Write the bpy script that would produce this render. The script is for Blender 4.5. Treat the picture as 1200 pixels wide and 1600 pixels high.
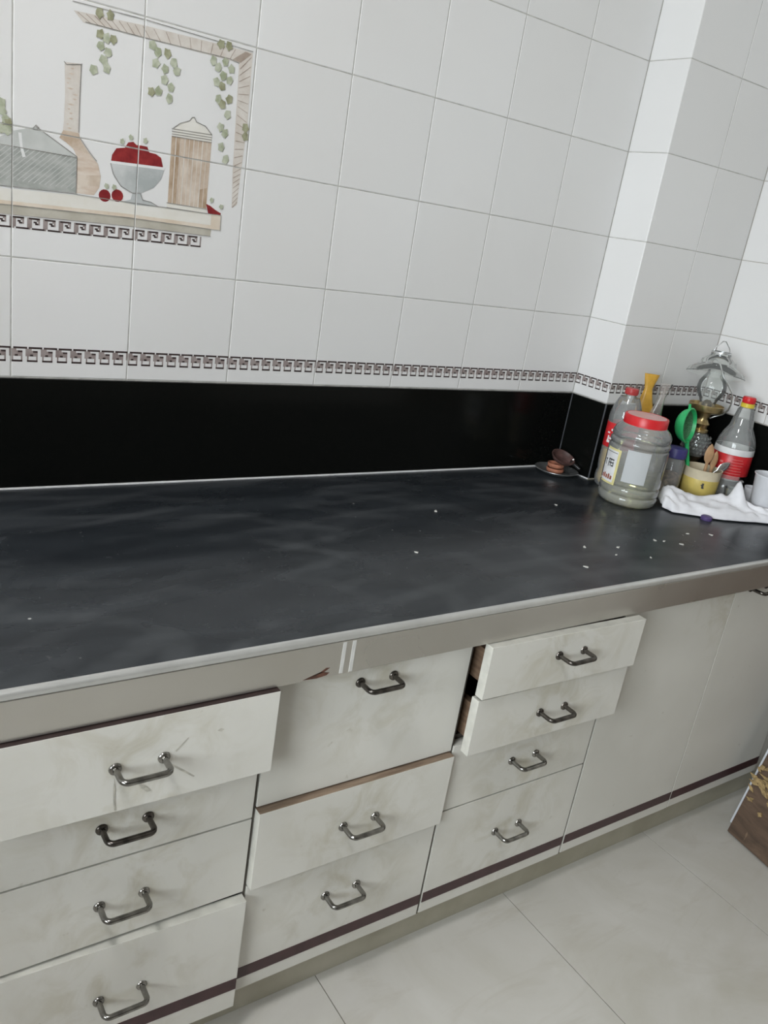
import bpy, bmesh, math, random
from mathutils import Vector, Matrix
random.seed(7)
for o in list(bpy.data.objects): bpy.data.objects.remove(o)
scene = bpy.context.scene
COL = scene.collection
S = 0.2                       # one wall tile is 20 cm; layout below is in tile units
ZF = 5.75                     # tile units between the floor and the first grout line above the border row
def M(x, y, z): return Vector((x*S, y*S, (z+ZF)*S))

# ---------------------------------------------------------------- camera
cam_d = bpy.data.cameras.new('camera'); cam = bpy.data.objects.new('camera', cam_d); COL.objects.link(cam)
cam_d.sensor_fit = 'HORIZONTAL'; cam_d.sensor_width = 36.0; cam_d.lens = 36.0*1291.7/1200.0
cam_d.clip_start = 0.02
cR = Vector((0.82220, -0.54835, 0.15264)); cU = Vector((0.06321, 0.35447, 0.93293)); cF = Vector((0.56568, 0.75741, -0.32611))
cm = Matrix((cR, cU, -cF)).transposed().to_4x4(); cm.translation = M(-1.46279, -7.58725, 0.73003)
cam.matrix_world = cm
scene.camera = cam

# ---------------------------------------------------------------- world, exposure
world = bpy.data.worlds.new('world'); scene.world = world; world.use_nodes = True
world.node_tree.nodes['Background'].inputs[0].default_value = (0.75, 0.82, 0.9, 1)
world.node_tree.nodes['Background'].inputs[1].default_value = 0.3
scene.view_settings.view_transform = 'Standard'; scene.view_settings.look = 'None'
scene.view_settings.gamma = 1.0; scene.view_settings.use_curve_mapping = False
scene.view_settings.exposure = 0.12
# daylight coming in through the window of the left wall (the opening is built with the room)
WIN = (-13.0, -5.0, -1.6, 4.0)          # window opening: y0, y1, z0, z1 in tile units
sun_d = bpy.data.lights.new('window_daylight', 'AREA'); sun_d.shape = 'RECTANGLE'
sun_d.size = (WIN[3]-WIN[2])*S; sun_d.size_y = (WIN[1]-WIN[0])*S; sun_d.energy = 102.0; sun_d.color = (0.89, 0.945, 1.0)
day = bpy.data.objects.new('window_daylight', sun_d); COL.objects.link(day)
day.location = M(-8.45, (WIN[0]+WIN[1])/2, (WIN[2]+WIN[3])/2); day.rotation_euler = (0, -math.pi/2, 0)
LAMP_STRENGTH = 78.0                    # round ceiling lamp, built with the room

# ---------------------------------------------------------------- materials
MATS = {}
def nodes(name):
    m = bpy.data.materials.new(name); m.use_nodes = True
    nt = m.node_tree; b = nt.nodes['Principled BSDF']
    MATS[name] = m
    return m, nt, b
def link(nt, a, b): nt.links.new(a, b)
def N(nt, t, **kw):
    n = nt.nodes.new(t)
    for k, v in kw.items():
        if k in n.inputs: n.inputs[k].default_value = v
        else: setattr(n, k, v)
    return n
def ramp(nt, fac, stops):
    r = nt.nodes.new('ShaderNodeValToRGB'); link(nt, fac, r.inputs[0])
    e = r.color_ramp.elements
    while len(e) < len(stops): e.new(0.5)
    for i, (p, c) in enumerate(stops):
        e[i].position = p; e[i].color = (*c, 1) if len(c) == 3 else c
    return r.outputs[0]
def mix(nt, fac, a, b, mode='MIX'):
    n = nt.nodes.new('ShaderNodeMix'); n.data_type = 'RGBA'; n.blend_type = mode
    for i, v in ((0, fac), (6, a), (7, b)):
        if hasattr(v, 'is_output'): link(nt, v, n.inputs[i])
        else: n.inputs[i].default_value = v if not isinstance(v, tuple) else ((*v, 1) if len(v) == 3 else v)
    return n.outputs[2]
def coords(nt, kind='Object', scale=(1, 1, 1)):
    tc = nt.nodes.new('ShaderNodeTexCoord'); mp = nt.nodes.new('ShaderNodeMapping')
    mp.inputs['Scale'].default_value = scale; link(nt, tc.outputs[kind], mp.inputs[0]); return mp.outputs[0]
def worldpos(nt, scale=(1, 1, 1), rot=(0, 0, 0)):
    g = nt.nodes.new('ShaderNodeNewGeometry'); mp = nt.nodes.new('ShaderNodeMapping')
    mp.inputs['Scale'].default_value = scale; mp.inputs['Rotation'].default_value = rot
    link(nt, g.outputs['Position'], mp.inputs[0]); return mp.outputs[0]
def noise(nt, vec, scale=5, detail=3, rough=0.5, dist=0.0):
    n = N(nt, 'ShaderNodeTexNoise', Scale=scale, Detail=detail, Roughness=rough, Distortion=dist)
    link(nt, vec, n.inputs['Vector']); return n.outputs['Fac']
def bump(nt, b, h, strength=0.2, dist=0.002):
    n = N(nt, 'ShaderNodeBump', Strength=strength, Distance=dist); link(nt, h, n.inputs['Height']); link(nt, n.outputs[0], b.inputs['Normal'])
def simple(name, col, rough=0.5, metal=0.0, var=0.08, scale=30, spec=0.5, emit=None):
    m, nt, b = nodes(name)
    v = noise(nt, coords(nt), scale, 3)
    c2 = tuple(max(0, c*(1-var)) for c in col); c1 = tuple(min(1, c*(1+var)) for c in col)
    link(nt, ramp(nt, v, [(0.35, c2), (0.65, c1)]), b.inputs['Base Color'])
    b.inputs['Roughness'].default_value = rough; b.inputs['Metallic'].default_value = metal
    b.inputs['Specular IOR Level'].default_value = spec
    return m
def clear(name, tint=(0.93, 0.95, 0.94), haze=0.06, rough=0.06, hazecol=(0.8, 0.82, 0.8), ior=1.45):
    """thin-walled clear plastic or glass: tinted see-through wall with a real surface gloss"""
    m = bpy.data.materials.new(name); m.use_nodes = True; nt = m.node_tree; nt.nodes.clear(); MATS[name] = m
    out = nt.nodes.new('ShaderNodeOutputMaterial')
    tr = N(nt, 'ShaderNodeBsdfTransparent'); tr.inputs[0].default_value = (*tint, 1)
    gl = N(nt, 'ShaderNodeBsdfGlossy', Roughness=rough); gl.inputs[0].default_value = (1, 1, 1, 1)
    df = N(nt, 'ShaderNodeBsdfDiffuse'); df.inputs[0].default_value = (*hazecol, 1)
    fr = N(nt, 'ShaderNodeFresnel', IOR=ior)
    m1 = nt.nodes.new('ShaderNodeMixShader'); m1.inputs[0].default_value = haze
    link(nt, tr.outputs[0], m1.inputs[1]); link(nt, df.outputs[0], m1.inputs[2])
    m2 = nt.nodes.new('ShaderNodeMixShader'); link(nt, fr.outputs[0], m2.inputs[0])
    link(nt, m1.outputs[0], m2.inputs[1]); link(nt, gl.outputs[0], m2.inputs[2]); link(nt, m2.outputs[0], out.inputs[0])
    return m

# glazed white wall tile: every tile a slightly different white
m, nt, b = nodes('tile')
oi = nt.nodes.new('ShaderNodeObjectInfo')
base = ramp(nt, oi.outputs['Random'], [(0.0, (0.755, 0.75, 0.74)), (1.0, (0.795, 0.79, 0.782))])
v = noise(nt, worldpos(nt), 2.2, 2)
link(nt, mix(nt, ramp(nt, v, [(0.4, (0, 0, 0)), (0.75, (0.35, 0.35, 0.35))]), base, (0.72, 0.70, 0.675)), b.inputs['Base Color'])
b.inputs['Roughness'].default_value = 0.28; b.inputs['Specular IOR Level'].default_value = 0.35
bump(nt, b, noise(nt, worldpos(nt), 14, 2), 0.05, 0.002)
simple('grout', (0.46, 0.45, 0.42), 0.9, var=0.2, scale=40)
simple('plaster', (0.46, 0.43, 0.39), 0.85, var=0.04, scale=6)
simple('plaster_grey', (0.27, 0.25, 0.225), 0.85, var=0.06, scale=4)
simple('ceiling_paint', (0.46, 0.44, 0.40), 0.9, var=0.03, scale=4)

# black granite upstand
m, nt, b = nodes('granite_black')
v = noise(nt, worldpos(nt), 160, 2)
link(nt, ramp(nt, v, [(0.5, (0.0045, 0.005, 0.0045)), (0.75, (0.006, 0.006, 0.0055))]), b.inputs['Base Color'])
b.inputs['Roughness'].default_value = 0.12; b.inputs['Specular IOR Level'].default_value = 0.10
simple('granite_edge', (0.10, 0.105, 0.115), 0.3, 0, 0.2, 40)  # paler tone for the painted corner highlight and the inner joint
# dusty worktop granite with wiped smears
m, nt, b = nodes('granite_top')
sw = noise(nt, worldpos(nt, (1.2, 6.0, 1), (0, 0, 0.35)), 2.0, 5, 0.6, 0.7)
sw2 = noise(nt, worldpos(nt, (1.2, 2.6, 1), (0, 0, -0.35)), 2.6, 4, 0.55, 0.9)
sp = noise(nt, worldpos(nt), 120, 2)
c = mix(nt, ramp(nt, sw, [(0.38, (0, 0, 0)), (0.72, (1, 1, 1))]), (0.016, 0.019, 0.0225), (0.032, 0.037, 0.042))
c = mix(nt, ramp(nt, sw2, [(0.55, (0, 0, 0)), (0.78, (0.55, 0.55, 0.55))]), c, (0.058, 0.063, 0.069))
c = mix(nt, ramp(nt, sp, [(0.70, (0, 0, 0)), (0.78, (0.35, 0.35, 0.35))]), c, (0.11, 0.115, 0.115))
for cx, cy, sc, am in ((0.86, -0.95, 2.3, 0.34), (-0.15, -0.62, 2.0, 0.30)):      # arcs left by a wiping cloth
    mp = nt.nodes.new('ShaderNodeMapping'); mp.vector_type = 'POINT'; mp.inputs['Location'].default_value = (-cx, -cy*1.8, 0); mp.inputs['Scale'].default_value = (1, 1.8, 0)
    g_ = nt.nodes.new('ShaderNodeNewGeometry'); link(nt, g_.outputs['Position'], mp.inputs[0])
    wv = N(nt, 'ShaderNodeTexWave', wave_type='RINGS', rings_direction='Z', Scale=sc, Distortion=2.5, Detail=4.0); wv.inputs['Detail Scale'].default_value = 2.5
    link(nt, mp.outputs[0], wv.inputs['Vector'])
    c = mix(nt, mix(nt, 1.0, ramp(nt, wv.outputs['Fac'], [(0.62, (0, 0, 0)), (0.98, (am, am, am))]), ramp(nt, sw2, [(0.40, (0, 0, 0)), (0.60, (1, 1, 1))]), 'MULTIPLY'), c, (0.075, 0.081, 0.086))
vor = N(nt, 'ShaderNodeTexVoronoi', Scale=23.0); link(nt, worldpos(nt), vor.inputs['Vector'])
crumb = ramp(nt, vor.outputs['Distance'], [(0.035, (1, 1, 1)), (0.06, (0, 0, 0))])
msk = ramp(nt, noise(nt, worldpos(nt), 2.6, 2), [(0.56, (0, 0, 0)), (0.62, (1, 1, 1))])
c = mix(nt, mix(nt, 1.0, crumb, msk, 'MULTIPLY'), c, (0.38, 0.38, 0.36))
link(nt, c, b.inputs['Base Color'])
link(nt, ramp(nt, sw2, [(0.3, (0.20, 0.20, 0.20)), (0.8, (0.42, 0.42, 0.42))]), b.inputs['Roughness'])
b.inputs['Specular IOR Level'].default_value = 0.28

# brushed steel apron of the worktop
m, nt, b = nodes('steel_apron')
v = noise(nt, worldpos(nt, (1, 1, 1.5)), 5, 2, 0.5)
v2 = noise(nt, worldpos(nt, (2.5, 1, 1)), 3, 2)
link(nt, mix(nt, ramp(nt, v2, [(0.5, (0, 0, 0)), (0.85, (0.35, 0.35, 0.35))]), ramp(nt, v, [(0.3, (0.52, 0.50, 0.46)), (0.75, (0.58, 0.565, 0.53))]), (0.44, 0.41, 0.35)), b.inputs['Base Color'])
b.inputs['Metallic'].default_value = 0.85
link(nt, ramp(nt, v, [(0.3, (0.26, 0.26, 0.26)), (0.8, (0.32, 0.32, 0.32))]), b.inputs['Roughness'])
simple('apron_lip', (0.56, 0.56, 0.54), 0.3, 0.6, 0.06, 20)
simple('steel', (0.68, 0.69, 0.70), 0.22, 1.0, 0.06, 40)
simple('steel_dull', (0.66, 0.67, 0.67), 0.32, 0.9, 0.1, 40)

# cream-white cabinet laminate, yellowed and grubby around the pull handles
m, nt, b = nodes('laminate')
tc = nt.nodes.new('ShaderNodeTexCoord')
mp = nt.nodes.new('ShaderNodeMapping'); mp.inputs['Scale'].default_value = (1, 1, 1); link(nt, tc.outputs['Object'], mp.inputs[0])
ln = nt.nodes.new('ShaderNodeVectorMath'); ln.operation = 'LENGTH'; link(nt, mp.outputs[0], ln.inputs[0])
near = ramp(nt, ln.outputs['Value'], [(0.03, (0.9, 0.9, 0.9)), (0.19, (0, 0, 0))])
blot = ramp(nt, noise(nt, worldpos(nt), 16, 4, 0.6, 0.8), [(0.44, (0, 0, 0)), (0.68, (0.65, 0.65, 0.65))])
wide = ramp(nt, noise(nt, worldpos(nt), 3.2, 3), [(0.40, (0.615, 0.60, 0.55)), (0.68, (0.68, 0.667, 0.62))])
c = mix(nt, mix(nt, 1.0, near, blot, 'MULTIPLY'), wide, (0.40, 0.36, 0.25))
spk = ramp(nt, noise(nt, worldpos(nt), 55, 3), [(0.71, (0, 0, 0)), (0.78, (0.35, 0.35, 0.35))])
c = mix(nt, spk, c, (0.30, 0.26, 0.19))
link(nt, c, b.inputs['Base Color']); b.inputs['Roughness'].default_value = 0.42; b.inputs['Specular IOR Level'].default_value = 0.35
simple('laminate_edge', (0.50, 0.49, 0.44), 0.5, 0, 0.1, 30)
simple('maroon_edge', (0.035, 0.022, 0.020), 0.45, 0, 0.2, 30)
simple('maroon_strip', (0.052, 0.022, 0.024), 0.4, 0, 0.15, 40)
m, nt, b = nodes('wood_edge')
v = noise(nt, worldpos(nt, (4, 40, 40)), 4, 4)
link(nt, ramp(nt, v, [(0.3, (0.13, 0.085, 0.055)), (0.7, (0.27, 0.20, 0.14))]), b.inputs['Base Color']); b.inputs['Roughness'].default_value = 0.7
m, nt, b = nodes('wood_inside')
v = noise(nt, worldpos(nt, (4, 4, 40)), 4, 4)
link(nt, ramp(nt, v, [(0.3, (0.11, 0.065, 0.04)), (0.7, (0.21, 0.135, 0.085))]), b.inputs['Base Color']); b.inputs['Roughness'].default_value = 0.7
simple('gap_grey', (0.13, 0.12, 0.10), 0.8, 0, 0.15, 20)
m, nt, b = nodes('plinth')
v = noise(nt, worldpos(nt), 9, 4)
link(nt, ramp(nt, v, [(0.3, (0.34, 0.315, 0.24)), (0.7, (0.44, 0.415, 0.335))]), b.inputs['Base Color']); b.inputs['Roughness'].default_value = 0.6
m, nt, b = nodes('handle_metal')
v = noise(nt, coords(nt), 60, 3)
link(nt, ramp(nt, v, [(0.35, (0.17, 0.165, 0.155)), (0.65, (0.33, 0.32, 0.30))]), b.inputs['Base Color'])
b.inputs['Metallic'].default_value = 1.0; b.inputs['Roughness'].default_value = 0.2
m, nt, b = nodes('handle_dark')  # darker metal, used for most of the upper handles
link(nt, ramp(nt, noise(nt, coords(nt), 60, 3), [(0.35, (0.05, 0.045, 0.04)), (0.7, (0.16, 0.145, 0.13))]), b.inputs['Base Color'])
b.inputs['Metallic'].default_value = 0.9; b.inputs['Roughness'].default_value = 0.25

# floor marble
m, nt, b = nodes('marble')
oi = nt.nodes.new('ShaderNodeObjectInfo')
cl = noise(nt, worldpos(nt, (1, 1, 1), (0, 0, 0.6)), 3.0, 6, 0.6, 1.2)
vn = noise(nt, worldpos(nt, (1.0, 3.2, 1), (0, 0, 0.8)), 2.4, 6, 0.62, 2.0)
c = ramp(nt, cl, [(0.3, (0.47, 0.45, 0.395)), (0.55, (0.53, 0.512, 0.47)), (0.8, (0.59, 0.575, 0.54))])
c = mix(nt, ramp(nt, vn, [(0.54, (0, 0, 0)), (0.72, (0.5, 0.5, 0.5))]), c, (0.43, 0.40, 0.34))
link(nt, c, b.inputs['Base Color']); b.inputs['Roughness'].default_value = 0.36; b.inputs['Specular IOR Level'].default_value = 0.4
simple('floor_joint', (0.20, 0.185, 0.15), 0.9)

# flat glaze prints on the tiles
def printmat(name, c1, c2, scale=18, stretch=(1, 1, 1)):
    m, nt, b = nodes(name)
    link(nt, ramp(nt, noise(nt, worldpos(nt, stretch), scale, 4, 0.6), [(0.35, c1), (0.65, c2)]), b.inputs['Base Color'])
    b.inputs['Roughness'].default_value = 0.3; b.inputs['Specular IOR Level'].default_value = 0.35
printmat('print_cream', (0.74, 0.71, 0.64), (0.78, 0.76, 0.71), 20)
printmat('print_beige', (0.66, 0.55, 0.43), (0.74, 0.66, 0.56), 20)
printmat('print_taupe', (0.45, 0.42, 0.35), (0.54, 0.51, 0.44), 25)
printmat('print_tan', (0.50, 0.38, 0.28), (0.70, 0.61, 0.52), 22, (1.5, 1, 1))
printmat('print_brown', (0.34, 0.23, 0.14), (0.58, 0.46, 0.35), 22, (2, 1, 1))
printmat('print_peach', (0.60, 0.47, 0.37), (0.72, 0.64, 0.56), 25, (1, 1, 4))
printmat('print_grey', (0.33, 0.345, 0.32), (0.47, 0.48, 0.455), 40, (1, 1, 2))
printmat('print_palegrey', (0.49, 0.505, 0.48), (0.60, 0.61, 0.59), 16)
printmat('print_silver', (0.40, 0.425, 0.42), (0.60, 0.61, 0.60), 16)
printmat('print_white', (0.76, 0.76, 0.75), (0.80, 0.80, 0.79), 16)
printmat('print_red', (0.20, 0.018, 0.022), (0.32, 0.035, 0.035), 50)
printmat('print_green', (0.33, 0.36, 0.24), (0.56, 0.58, 0.47), 60)
printmat('print_olive', (0.24, 0.24, 0.14), (0.42, 0.42, 0.29), 60)
printmat('print_line', (0.17, 0.16, 0.15), (0.38, 0.36, 0.33), 30)
printmat('print_rope', (0.60, 0.54, 0.48), (0.72, 0.68, 0.63), 30)
printmat('print_ropeline', (0.33, 0.26, 0.21), (0.50, 0.43, 0.37), 30)
printmat('print_keydark', (0.028, 0.016, 0.016), (0.06, 0.04, 0.038), 60)
printmat('print_keygrey', (0.25, 0.20, 0.19), (0.36, 0.31, 0.295), 60)

# things on the worktop
clear('pet', (0.95, 0.96, 0.95), 0.22, 0.07, (0.82, 0.84, 0.83))
clear('window_pane', (0.97, 0.98, 0.975), 0.02, 0.03)
clear('pet_jar', (0.95, 0.96, 0.955), 0.22, 0.07, (0.84, 0.86, 0.85), 1.5)
clear('glass', (0.94, 0.955, 0.945), 0.15, 0.05, (0.78, 0.81, 0.79), 1.4)
clear('pouch_clear', (0.86, 0.85, 0.84), 0.22, 0.2, (0.72, 0.66, 0.62))
clear('oil_tint', (0.70, 0.52, 0.14), 0.85, 0.1, (0.55, 0.37, 0.05), 1.2)
clear('pale_contents', (0.95, 0.94, 0.76), 0.10, 0.2, (0.70, 0.69, 0.50), 1.1)
clear('paper_label', (0.88, 0.89, 0.89), 0.62, 0.5, (0.75, 0.77, 0.78), 1.05)
simple('cap_red', (0.62, 0.02, 0.025), 0.35, 0, 0.08)
simple('cap_redsoft', (0.45, 0.05, 0.05), 0.4, 0, 0.08)
simple('lid_highlight', (0.74, 0.44, 0.43), 0.4, 0, 0.1, 20)  # red lid's highlight mixed into a pale pink
simple('cap_yellow', (0.72, 0.55, 0.05), 0.4)
simple('label_red', (0.58, 0.025, 0.03), 0.35, 0, 0.12, 60)
simple('label_faded', (0.68, 0.20, 0.19), 0.4)
simple('label_white', (0.80, 0.80, 0.80), 0.45)
simple('label_yellow', (0.75, 0.68, 0.32), 0.45)
simple('label_ink', (0.05, 0.05, 0.055), 0.5)
simple('label_rust', (0.32, 0.10, 0.06), 0.5)
simple('lid_blue', (0.05, 0.045, 0.19), 0.4)
simple('spice', (0.25, 0.16, 0.11), 0.9, 0, 0.5, 120)
simple('beige_plastic', (0.66, 0.58, 0.42), 0.4)
simple('yellow_plastic', (0.60, 0.47, 0.13), 0.4, 0, 0.12, 25)
simple('green_plastic', (0.03, 0.47, 0.15), 0.38, 0, 0.1)
m, nt, b = nodes('green_mesh')
link(nt, ramp(nt, noise(nt, coords(nt), 400, 1), [(0.4, (0.03, 0.14, 0.06)), (0.6, (0.08, 0.26, 0.11))]), b.inputs['Base Color']); b.inputs['Roughness'].default_value = 0.6
simple('spoon_wood', (0.42, 0.25, 0.13), 0.6, 0, 0.2, 30)
simple('brass', (0.52, 0.40, 0.20), 0.28, 0.9, 0.15, 40)
simple('brass_dark', (0.16, 0.12, 0.07), 0.35, 0.8, 0.2, 40)
simple('white_enamel', (0.78, 0.79, 0.82), 0.3, 0, 0.03)
simple('cloth_white', (0.80, 0.80, 0.83), 0.7, 0, 0.05, 25)
simple('purple', (0.09, 0.06, 0.18), 0.5)
simple('terracotta', (0.40, 0.16, 0.095), 0.75, 0, 0.18, 60)
simple('clay_dark', (0.085, 0.045, 0.04), 0.5, 0, 0.3, 50)
simple('black_plastic', (0.012, 0.012, 0.012), 0.4)
simple('pouch_yellow', (0.58, 0.33, 0.05), 0.3, 0, 0.25, 25)
m, nt, b = nodes('tan_card')
link(nt, ramp(nt, noise(nt, worldpos(nt, (1, 1, 3)), 30, 3), [(0.3, (0.33, 0.20, 0.09)), (0.7, (0.45, 0.30, 0.15))]), b.inputs['Base Color']); b.inputs['Roughness'].default_value = 0.6
m, nt, b = nodes('board_brown')
v = noise(nt, worldpos(nt, (1, 3, 14)), 3.5, 5, 0.6, 0.6)
c = ramp(nt, v, [(0.3, (0.055, 0.034, 0.022)), (0.6, (0.11, 0.07, 0.045)), (0.8, (0.17, 0.115, 0.075))])
c = mix(nt, ramp(nt, noise(nt, worldpos(nt, (1, 6, 2)), 9, 4), [(0.64, (0, 0, 0)), (0.74, (0.7, 0.7, 0.7))]), c, (0.30, 0.21, 0.13))
link(nt, c, b.inputs['Base Color']); b.inputs['Roughness'].default_value = 0.8; bump(nt, b, v, 0.4, 0.004)
simple('wood_chip', (0.30, 0.21, 0.095), 0.8, 0, 0.35, 80)
simple('panel_white', (0.60, 0.62, 0.66), 0.5)
simple('lamp_body', (0.8, 0.8, 0.8), 0.5)
simple('rust', (0.10, 0.042, 0.026), 0.8, 0, 0.3, 90)
simple('stain', (0.47, 0.45, 0.39), 0.5, 0, 0.2, 90)
simple('tape', (0.60, 0.595, 0.57), 0.4)
simple('crumb', (0.55, 0.54, 0.5), 0.8)
def emitter(name, strength, col):
    m = bpy.data.materials.new(name); m.use_nodes = True; nt = m.node_tree; nt.nodes.clear(); MATS[name] = m
    out = nt.nodes.new('ShaderNodeOutputMaterial'); e = N(nt, 'ShaderNodeEmission', Strength=strength); e.inputs[0].default_value = (*col, 1)
    link(nt, e.outputs[0], out.inputs[0])
emitter('lamp_glow', LAMP_STRENGTH, (0.98, 0.985, 1.0))

# ---------------------------------------------------------------- mesh helpers (all in world metres)
WO = {}                                     # world origin of each object
def wo(o): return WO.get(o.name, Vector((0, 0, 0)))
class MB:
    def __init__(s): s.v = []; s.f = []; s.m = []
    def add(s, vs, fs, mi=0):
        k = len(s.v); s.v += [Vector(p) for p in vs]
        for f in fs: s.f.append([i+k for i in f]); s.m.append(mi)
        return s
    def box(s, a, b, mi=0):
        x0, y0, z0 = (min(a[i], b[i]) for i in range(3)); x1, y1, z1 = (max(a[i], b[i]) for i in range(3))
        return s.add([(x0,y0,z0),(x1,y0,z0),(x1,y1,z0),(x0,y1,z0),(x0,y0,z1),(x1,y0,z1),(x1,y1,z1),(x0,y1,z1)],
                     [(3,2,1,0),(4,5,6,7),(0,1,5,4),(1,2,6,5),(2,3,7,6),(3,0,4,7)], mi)
    def prism(s, pts, d, mi=0):
        """closed polygon pts (3-D) pushed along vector d"""
        n = len(pts); d = Vector(d); p = [Vector(q) for q in pts]
        return s.add(p + [q+d for q in p], [tuple(range(n))[::-1], tuple(range(n, 2*n))] + [(i, (i+1) % n, n+(i+1) % n, n+i) for i in range(n)], mi)
    def lathe(s, prof, c, seg=32, ax=(0, 0, 1), mi=0, a0=0, a1=2*math.pi, sx=None):
        ax = Vector(ax).normalized(); c = Vector(c)
        e1 = ax.orthogonal().normalized() if abs(ax.z) < 0.999 else Vector((1, 0, 0)); e2 = ax.cross(e1)
        full = abs(a1-a0-2*math.pi) < 1e-6; n = seg if full else seg+1
        vs = []; fs = []
        for r, h in prof:
            for i in range(n):
                a = a0+(a1-a0)*i/seg; vs.append(c+ax*h+(e1*math.cos(a)+e2*math.sin(a))*max(r, 1e-5))
        for j in range(len(prof)-1):
            for i in range(seg):
                k = (i+1) % n; fs.append((j*n+i, j*n+k, (j+1)*n+k, (j+1)*n+i))
        return s.add(vs, fs, mi)
    def tube(s, path, r, seg=10, mi=0, cap=True, closed=False):
        P = [Vector(p) for p in path]; n = len(P); vs = []; fs = []; prev = None
        for i, p in enumerate(P):
            t = (P[(i+1) % n]-P[i-1]) if closed else (P[min(i+1, n-1)]-P[max(i-1, 0)])
            t.normalize()
            e = (prev-t*prev.dot(t)) if prev is not None else t.orthogonal()
            if e.length < 1e-6: e = t.orthogonal()
            e.normalize(); prev = e; e2 = t.cross(e)
            rr = r[i] if isinstance(r, (list, tuple)) else r
            vs += [p+(e*math.cos(2*math.pi*k/seg)+e2*math.sin(2*math.pi*k/seg))*rr for k in range(seg)]
        for i in range(n if closed else n-1):
            for k in range(seg):
                a, b2 = i*seg, ((i+1) % n)*seg; fs.append((a+k, a+(k+1) % seg, b2+(k+1) % seg, b2+k))
        if cap and not closed: fs += [tuple(range(seg))[::-1], tuple((n-1)*seg+k for k in range(seg))]
        return s.add(vs, fs, mi)
    def patch(s, c, r, a0, a1, z0, z1, seg=10, mi=0, th=0.0005):
        """curved label on an upright cylinder, angles in degrees"""
        vs = []; n = seg+1
        for rr in (r, r+th):
            for z in (z0, z1):
                for i in range(n):
                    a = math.radians(a0+(a1-a0)*i/seg); vs.append((c[0]+rr*math.cos(a), c[1]+rr*math.sin(a), c[2]+z))
        fs = []
        for i in range(seg):
            fs += [(i+1, i, n+i, n+i+1), (2*n+i, 2*n+i+1, 3*n+i+1, 3*n+i), (i, i+1, 2*n+i+1, 2*n+i), (n+i+1, n+i, 3*n+i, 3*n+i+1)]
        fs += [(0, 2*n, 3*n, n), (n-1, 2*n-1, 4*n-1, 3*n-1)]
        return s.add(vs, fs, mi)
    def xform(s, fn): s.v = [Vector(fn(p)) for p in s.v]; return s
    def mesh(s, name, mats, origin, smooth):
        me = bpy.data.meshes.new(name); me.from_pydata([tuple(p-origin) for p in s.v], [], s.f)
        for q in (mats if isinstance(mats, (list, tuple)) else [mats]): me.materials.append(MATS[q])
        for p, k in zip(me.polygons, s.m): p.material_index = k
        bm = bmesh.new(); bm.from_mesh(me); bmesh.ops.remove_doubles(bm, verts=bm.verts, dist=1e-5); bmesh.ops.recalc_face_normals(bm, faces=bm.faces); bm.to_mesh(me); bm.free()
        if smooth:
            for p in me.polygons: p.use_smooth = True
            me.set_sharp_from_angle(angle=math.radians(smooth))
        me.update(); return me
    def build(s, name, mats, parent=None, origin=None, smooth=0, bevel=0):
        if origin is None:
            if parent is not None: origin = wo(parent)
            else:
                xs = [p.x for p in s.v]; ys = [p.y for p in s.v]
                origin = Vector(((min(xs)+max(xs))/2, (min(ys)+max(ys))/2, min(p.z for p in s.v)))
        origin = Vector(origin)
        o = bpy.data.objects.new(name, s.mesh(name, mats, origin, smooth)); COL.objects.link(o)
        place(o, origin, parent)
        if bevel:
            bv = o.modifiers.new('bevel', 'BEVEL'); bv.width = bevel; bv.segments = 2; bv.limit_method = 'ANGLE'; bv.angle_limit = math.radians(40)
        return o
def place(o, origin, parent=None):
    WO[o.name] = Vector(origin)
    if parent is not None: o.parent = parent; o.location = Vector(origin)-wo(parent)
    else: o.location = origin
def tag(o, label, cat, group=None):
    o['label'] = label; o['category'] = cat
    if group: o['group'] = group
    return o
def thing(name, loc, label, cat, group=None):
    o = bpy.data.objects.new(name, None); COL.objects.link(o); o.empty_display_size = 0.05; place(o, loc); return tag(o, label, cat, group)
def struct(o): o['kind'] = 'structure'; return o
def spawn(src_mesh, name, origin, parent):
    o = bpy.data.objects.new(name, src_mesh); COL.objects.link(o); place(o, origin, parent); return o
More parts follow.
